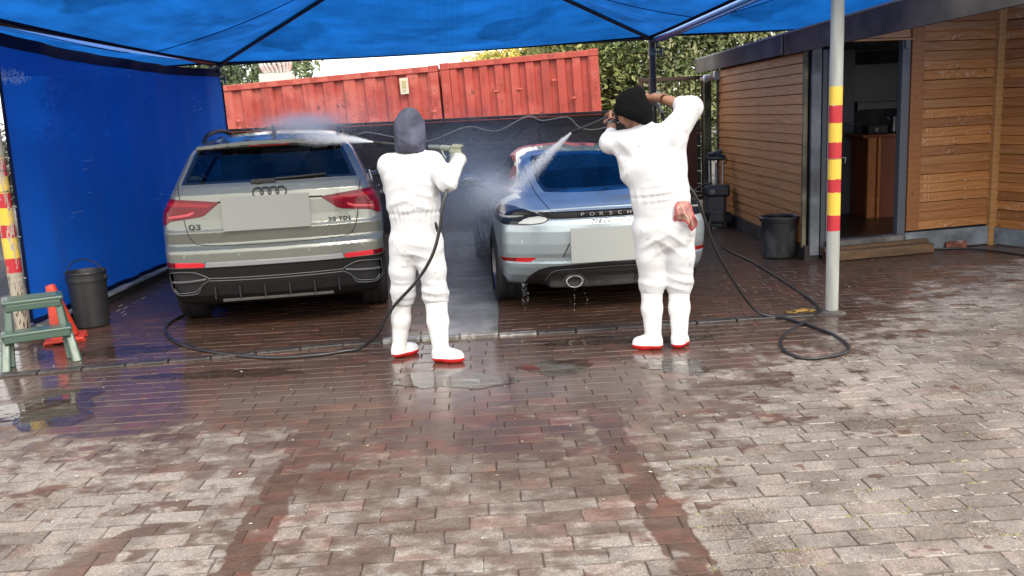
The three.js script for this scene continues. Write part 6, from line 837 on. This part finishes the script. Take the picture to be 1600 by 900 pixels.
{
  const c = thing('traffic_cone', 'orange traffic cone leaning behind the green stool', 'cone', [-3.72, 0.0, -7.22], 0.35), om = phy([0.62, 0.05, 0.022], 0.5, { clearcoat: 0.3, clearcoatRoughness: 0.4 });
  const cone = lathe([[0.108, 0.03], [0.104, 0.05], [0.038, 0.45], [0.034, 0.465], [0.026, 0.465], [0.03, 0.45], [0.095, 0.05]], 36).applyMatrix4(new THREE.Matrix4().makeRotationZ(0.13)); part(c, 'cone_body', cone.translate(0.02, 0.012, 0), om);
  part(c, 'base', [box(0.30, 0.028, 0.30, 0.02, 0.026, 0, 0.012, 0, 0, 0.03), ...[[-0.1, -0.1], [0.14, -0.1], [-0.1, 0.1], [0.14, 0.1]].map(([x, z]) => box(0.07, 0.02, 0.07, x, 0.01, z, 0.006))], om);
}
{
  const s = thing('step_stool', 'green plastic two-step stool on the wet bricks beside the banded post', 'stool', [-3.60, 0, -6.62], 28 * RAD), g = phy([0.055, 0.10, 0.075], 0.42, { roughnessMap: roughMot, clearcoat: 0.25, clearcoatRoughness: 0.3 });
  s.scale.set(1.1, 1.04, 1.1);
  // frame: splayed front and back legs, an upper and a lower step with rounded edges
  const leg = (x0, z0, x1, z1, y1, w, d) => { const q = new RoundedBoxGeometry(w, 1, d, 2, 0.012), p = q.attributes.position; for (let i = 0; i < p.count; i++) { const t = p.getY(i) + 0.5; p.setXYZ(i, p.getX(i) * (1.15 - 0.25 * t) + mix(x0, x1, t), t * y1, p.getZ(i) * (1.15 - 0.25 * t) + mix(z0, z1, t)); } q.computeVertexNormals(); return q; };
  for (const k of [-1, 1]) { part(s, 'leg', leg(0.215 * k, 0.20, 0.185 * k, 0.09, 0.245, 0.055, 0.05), g); part(s, 'leg', leg(0.185 * k, 0.088, 0.15 * k, -0.02, 0.43, 0.05, 0.045), g); part(s, 'leg', leg(0.205 * k, -0.24, 0.15 * k, -0.165, 0.43, 0.055, 0.045), g); part(s, 'side_rail', [box(0.03, 0.05, 0.26, 0.175 * k, 0.15, -0.06, 0.01), box(0.025, 0.06, 0.22, 0.152 * k, 0.40, -0.09, 0.01)], g); }
  part(s, 'lower_step', [box(0.43, 0.035, 0.155, 0, 0.235, 0.10, 0.014), box(0.40, 0.045, 0.02, 0, 0.205, 0.165, 0.008)], g); part(s, 'upper_step', [box(0.38, 0.038, 0.235, 0, 0.44, -0.09, 0.016), box(0.34, 0.05, 0.02, 0, 0.405, 0.015, 0.008), box(0.34, 0.05, 0.02, 0, 0.405, -0.19, 0.008)], g);
  for (let k = 0; k < 5; k++) part(s, 'tread_rib', [box(0.3, 0.004, 0.012, 0, 0.460, -0.16 + k * 0.035, 0.0015)], g);
}
{
  const w = thing('pressure_washer', 'black wheeled pressure washer standing at the far end of the shed wall', 'pressure washer', [2.86, 0, -12.3], -0.25), body = std([0.03, 0.032, 0.036], 0.45, { roughnessMap: roughMot });
  part(w, 'motor_housing', [box(0.28, 0.30, 0.24, 0.0, 0.31, 0.0, 0.05), box(0.22, 0.2, 0.26, 0.02, 0.16, 0.01, 0.04)], std([0.075, 0.069, 0.062], 0.5, { roughnessMap: roughMot })); part(w, 'top_cover', box(0.34, 0.16, 0.28, 0.02, 0.50, 0.0, 0.04), body); part(w, 'control_knob', rod([-0.04, 0.50, 0.14], [-0.04, 0.50, 0.17], 0.035), M.galv);
  for (const x of [-0.085, 0.085]) { part(w, 'handle_tube', rod([x, 0.5, -0.1], [x * 1.1, 0.93, -0.14], 0.012), std([0.55, 0.52, 0.46], 0.4, { metalness: 0.5 })); part(w, 'hose_hook', tube([[x * 1.1, 0.85, -0.13], [x * 1.6, 0.88, -0.06], [x * 1.7, 0.93, -0.05]], 0.008, 14, 8), M.black); }
  part(w, 'inner_tube', rod([0, 0.5, -0.11], [0, 0.88, -0.13], 0.016), std([0.42, 0.36, 0.28], 0.5)); part(w, 'handle_grip', [box(0.26, 0.07, 0.06, 0, 0.94, -0.14, 0.025), rod([-0.1, 0.98, -0.13], [0.08, 1.03, -0.12], 0.03), rod([0.02, 0.99, -0.1], [0.12, 0.96, -0.06], 0.022)], body);
  for (const x of [-0.16, 0.17]) { const wh = part(w, 'wheel', lathe([[0.03, -0.03], [0.085, -0.032], [0.1, -0.02], [0.1, 0.02], [0.085, 0.032], [0.03, 0.03]], 32).rotateZ(Math.PI / 2).translate(x, 0.1, -0.06), M.rubber); part(wh, 'hub', rod([x - 0.036, 0.1, -0.06], [x + 0.036, 0.1, -0.06], 0.045, 0.045, 24), std([0.2, 0.21, 0.22], 0.5)); }
  part(w, 'foot', box(0.2, 0.06, 0.06, 0.0, 0.035, 0.1, 0.015), body); part(w, 'supply_hose', tube([[-0.1, 0.45, 0.13], [-0.2, 0.5, 0.2], [-0.28, 0.52, 0.1], [-0.18, 0.58, 0.0], [-0.05, 0.6, -0.05]], 0.011, 40, 8), M.hose);
  const y = thing('yellow_connector', 'flattened yellow plastic hose connector on the kerb by the banded post', 'connector', [2.28, 0.012, -6.93], 0.3), ym = std([0.55, 0.32, 0.05], 0.6, { map: rep(mottle, 6) }); part(y, 'collar', lathe([[0.018, -0.05], [0.028, -0.045], [0.028, 0.0], [0.022, 0.005], [0.022, 0.05], [0.014, 0.055]], 18).rotateZ(Math.PI / 2).scale(1, 0.6, 1.1).translate(0, 0.006, 0), ym); part(y, 'flange', [box(0.07, 0.008, 0.09, 0.07, 0.003, 0.01, 0.003, 0, 0.3, 0.06), box(0.08, 0.007, 0.06, -0.08, 0.002, -0.01, 0.003, 0, -0.4, -0.04)], ym);
}
{ // small leaves and chips strewn over the bricks
  const R = rng(77), g = [[], [], []];
  for (let i = 0; i < 420; i++) { const x = -3.4 + R() * 7.6, z = -3 - R() * 7.5, k = Math.floor(R() * 3), s = 0.004 + 0.009 * R() ** 2; if (x > 3 && z < -9.2) continue; const q = new THREE.CylinderGeometry(s, s * 0.8, 0.002, 5).scale(1, 1, 0.45).rotateY(R() * 6.3).rotateX((R() - 0.5) * 0.5).translate(x, 0.004, z); g[k].push(q); }
  [[0.45, 0.40, 0.30], [0.30, 0.22, 0.08], [0.5, 0.5, 0.46]].forEach((c, k) => { const m = solo('leaf_litter', merge(g[k]), std(c, 0.8), ['tiny pale leaf bits strewn over the bricks', 'tiny brown leaf bits strewn over the bricks', 'tiny whitish grit specks strewn over the bricks'][k], 'litter'); m.userData.kind = 'stuff'; });
}
renderer.render(scene, camera);
